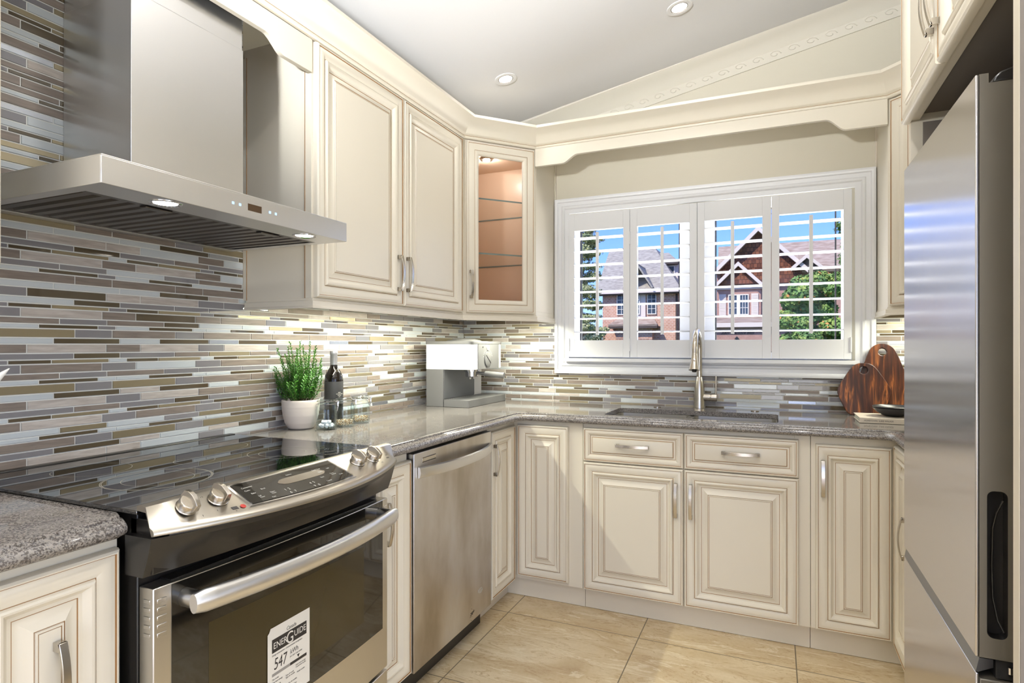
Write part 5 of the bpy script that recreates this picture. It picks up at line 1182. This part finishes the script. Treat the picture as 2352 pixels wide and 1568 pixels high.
dr_ = MB(); roof_slab(dr_, [(-6.3, 38.7, 7.05), (-4.25, 38.7, 7.05), (-5.1, 40.0, 7.85), (-6.3, 40.0, 7.85)], .1); roof_slab(dr_, [(-4.25, 38.7, 7.05), (-4.25, 42.2, 7.05), (-5.1, 41.2, 7.85), (-5.1, 40.0, 7.85)], .1); dr_.build('dormer_roof', ROOF, t, smooth=0)
MB().box(-6.28, -4.28, 38.72, 39.2, 6.86, 6.96).build('dormer_soffit', DTRIM, t, smooth=0)
exwin(t, -5.0, -4.55, 5.9, 6.8, 39.2, 1, 2, False)
for a, b in ((-8.0, -7.35), (-5.95, -5.35)): exwin(t, a, b, 3.30, 4.68, 36.6, 2, 4, False)
MB().box(-7.25, -6.05, 36.45, 36.6, 3.1, 4.7).build('stucco_bay', TRIM, t, smooth=0)
exwin(t, -6.9, -6.4, 3.3, 4.68, 36.45, 2, 4, False)
pg = MB(); roof_slab(pg, [(-7.4, 35.6, 5.0), (-6.4, 35.6, 6.6), (-6.4, 38.0, 6.6), (-7.4, 38.0, 5.0)], .1); roof_slab(pg, [(-5.4, 35.6, 5.0), (-6.4, 35.6, 6.6), (-6.4, 38.0, 6.6), (-5.4, 38.0, 5.0)], .1); pg.build('front_gable_roof', ROOF, t, smooth=0)
bayr = MB(); roof_slab(bayr, [(-8.3, 35.4, 2.62), (-5.1, 35.4, 2.62), (-5.5, 36.6, 3.05), (-7.9, 36.6, 3.05)], .12); bayr.build('bay_roof', ROOF2, t, smooth=0)
MB().box(-8.3, -5.1, 35.38, 36.6, 2.36, 2.5).build('bay_soffit', DTRIM, t, smooth=0)
MB().box(-7.9, -5.5, 35.9, 36.6, -.6, 2.36).build('bay_wall', BRICK, t, smooth=0)
MB().box(-4.10, -3.98, 36.50, 36.6, -.6, 4.7).build('downpipe', DTRIM, t, smooth=0)
# --- garage roof in front of the left house
t = thing('garage', (-10, 33, -0.6), 'low dark garage with grey roof at the far left of the window view', 'garage')
MB().box(-13, -8.9, 32, 36, -0.6, 2.1).build('wall', BRICK, t, smooth=0)
q = MB(); roof_slab(q, [(-13.2, 31.6, 2.15), (-8.5, 31.6, 2.15), (-9.3, 34, 3.3), (-13.2, 34, 3.3)], .2); q.build('roof', ROOF, t, smooth=0)
MB().box(-12.4, -9.3, 31.9, 32.0, -0.6, 1.7).build('garage_door', EXWIN, t, smooth=0)
MB().lathe([(0, 0), (.16, 0), (.16, .28), (0, .4)], (-9.0, 31.85, 1.45), 10).build('lamp', TRIM, t)
# --- trees
def tree(name, loc, blobs, n, size, mats, wts, label, trunk_h, trunk_r, seed, wide=1.0):
    random.seed(seed); t = thing(name, loc, label, 'tree'); m = MB()
    vol = [b[3] * b[4] for b in blobs]
    for k in range(n):
        b = random.choices(blobs, vol)[0]
        d = Vector((random.gauss(0, 1), random.gauss(0, 1), random.gauss(0, 1))).normalized(); rr = random.uniform(.55, 1.05)
        c = Vector((b[0] + d.x * b[3] * rr, b[1] + d.y * b[3] * rr, b[2] + d.z * b[4] * rr))
        a = Vector((random.gauss(0, 1), random.gauss(0, 1), random.gauss(0, .6))).normalized(); bb = a.cross(d + Vector((0, 0, .01))).normalized(); s = size * random.uniform(.6, 1.3)
        m.add([c - a * s, c + bb * s * .55 * wide, c + a * s, c - bb * s * .55 * wide], [(0, 1, 2, 3)], random.choices(range(len(mats)), wts)[0])
    m.build('crown', mats, t, smooth=0, recalc=False)
    MB().tube([(loc[0], loc[1], loc[2]), (loc[0], loc[1], loc[2] + trunk_h * .5), (loc[0] + .1, loc[1], loc[2] + trunk_h)], [trunk_r, trunk_r * .8, trunk_r * .35], 10).build('trunk', BARK, t)
B = []
random.seed(3)
for k in range(34):
    a = random.uniform(0, 6.28); r = random.uniform(0, 1.05); z = random.uniform(0.0, 4.2); B.append((3.35 + 1.2 * r * math.cos(a), 27 + r * math.sin(a), z + (.2 if r < .6 else -.1), random.uniform(.4, .65), random.uniform(.35, .55)))
B += [(2.35, 26.4, 1.3, .4, .5), (2.3, 26.4, 2.4, .4, .5), (2.5, 26.4, 3.3, .45, .5), (2.9, 26.4, 3.9, .5, .5), (3.6, 26.4, 4.1, .6, .45), (4.2, 26.4, 3.8, .6, .5)]
tree('maple_tree', (3.4, 27, -0.6), B, 70000, .075, [LEAF1, LEAFO], [.965, .035], 'round leafy green maple with a few orange leaves behind the right shutter panel', 3.2, .12, 21, 1.5)
B = []
for k in range(14):
    z = 0.2 + k * 0.62; w_ = 1.05 - k * 0.045
    for j in range(6):
        a = random.uniform(0, 6.28); B.append((-6.95 + w_ * .8 * math.cos(a) , 25 + w_ * math.sin(a), z + random.uniform(-.2, .2), w_ * .55, .24))
    B.append((-5.95 - .03 * k + random.uniform(-.2, .2), 24.8, z - .05, .42, .13))
tree('conifer_tree', (-7.0, 25, -0.6), B, 42000, .05, [LEAF2], [1], 'drooping pale green conifer at the left of the window view', 8.6, .16, 22, 1.4)
B = [(5.9 + random.uniform(-.7, .7), 33 + random.uniform(-1, 1), 6.4 + random.uniform(-1.8, 2.3), .5, .4) for _ in range(16)]
tree('street_tree', (6.1, 33, -0.6), B, 3000, .09, [LEAF1], [1], 'thin airy tree rising above the maple at the right of the window view', 8.5, .09, 23)
B = [(-5.4 + random.uniform(-1.2, 1.2), 52 + random.uniform(-.5, .5), 6.4 + random.uniform(-3, 1.4), .8, .8) for _ in range(14)]
tree('garden_tree', (-5.4, 52, -0.6), B, 6000, .16, [LEAF1], [1], 'bright green tree between the two houses in the distance', 7, .2, 24)
cable = MB(); cable.tube([(-14 + i * 1.6, 30, 8.35 - .35 * math.sin(math.pi * i / 20)) for i in range(21)], .022, 6)
tag(cable.build('overhead_cable', BLACKG), 'black overhead cable crossing the sky above the houses', 'cable')
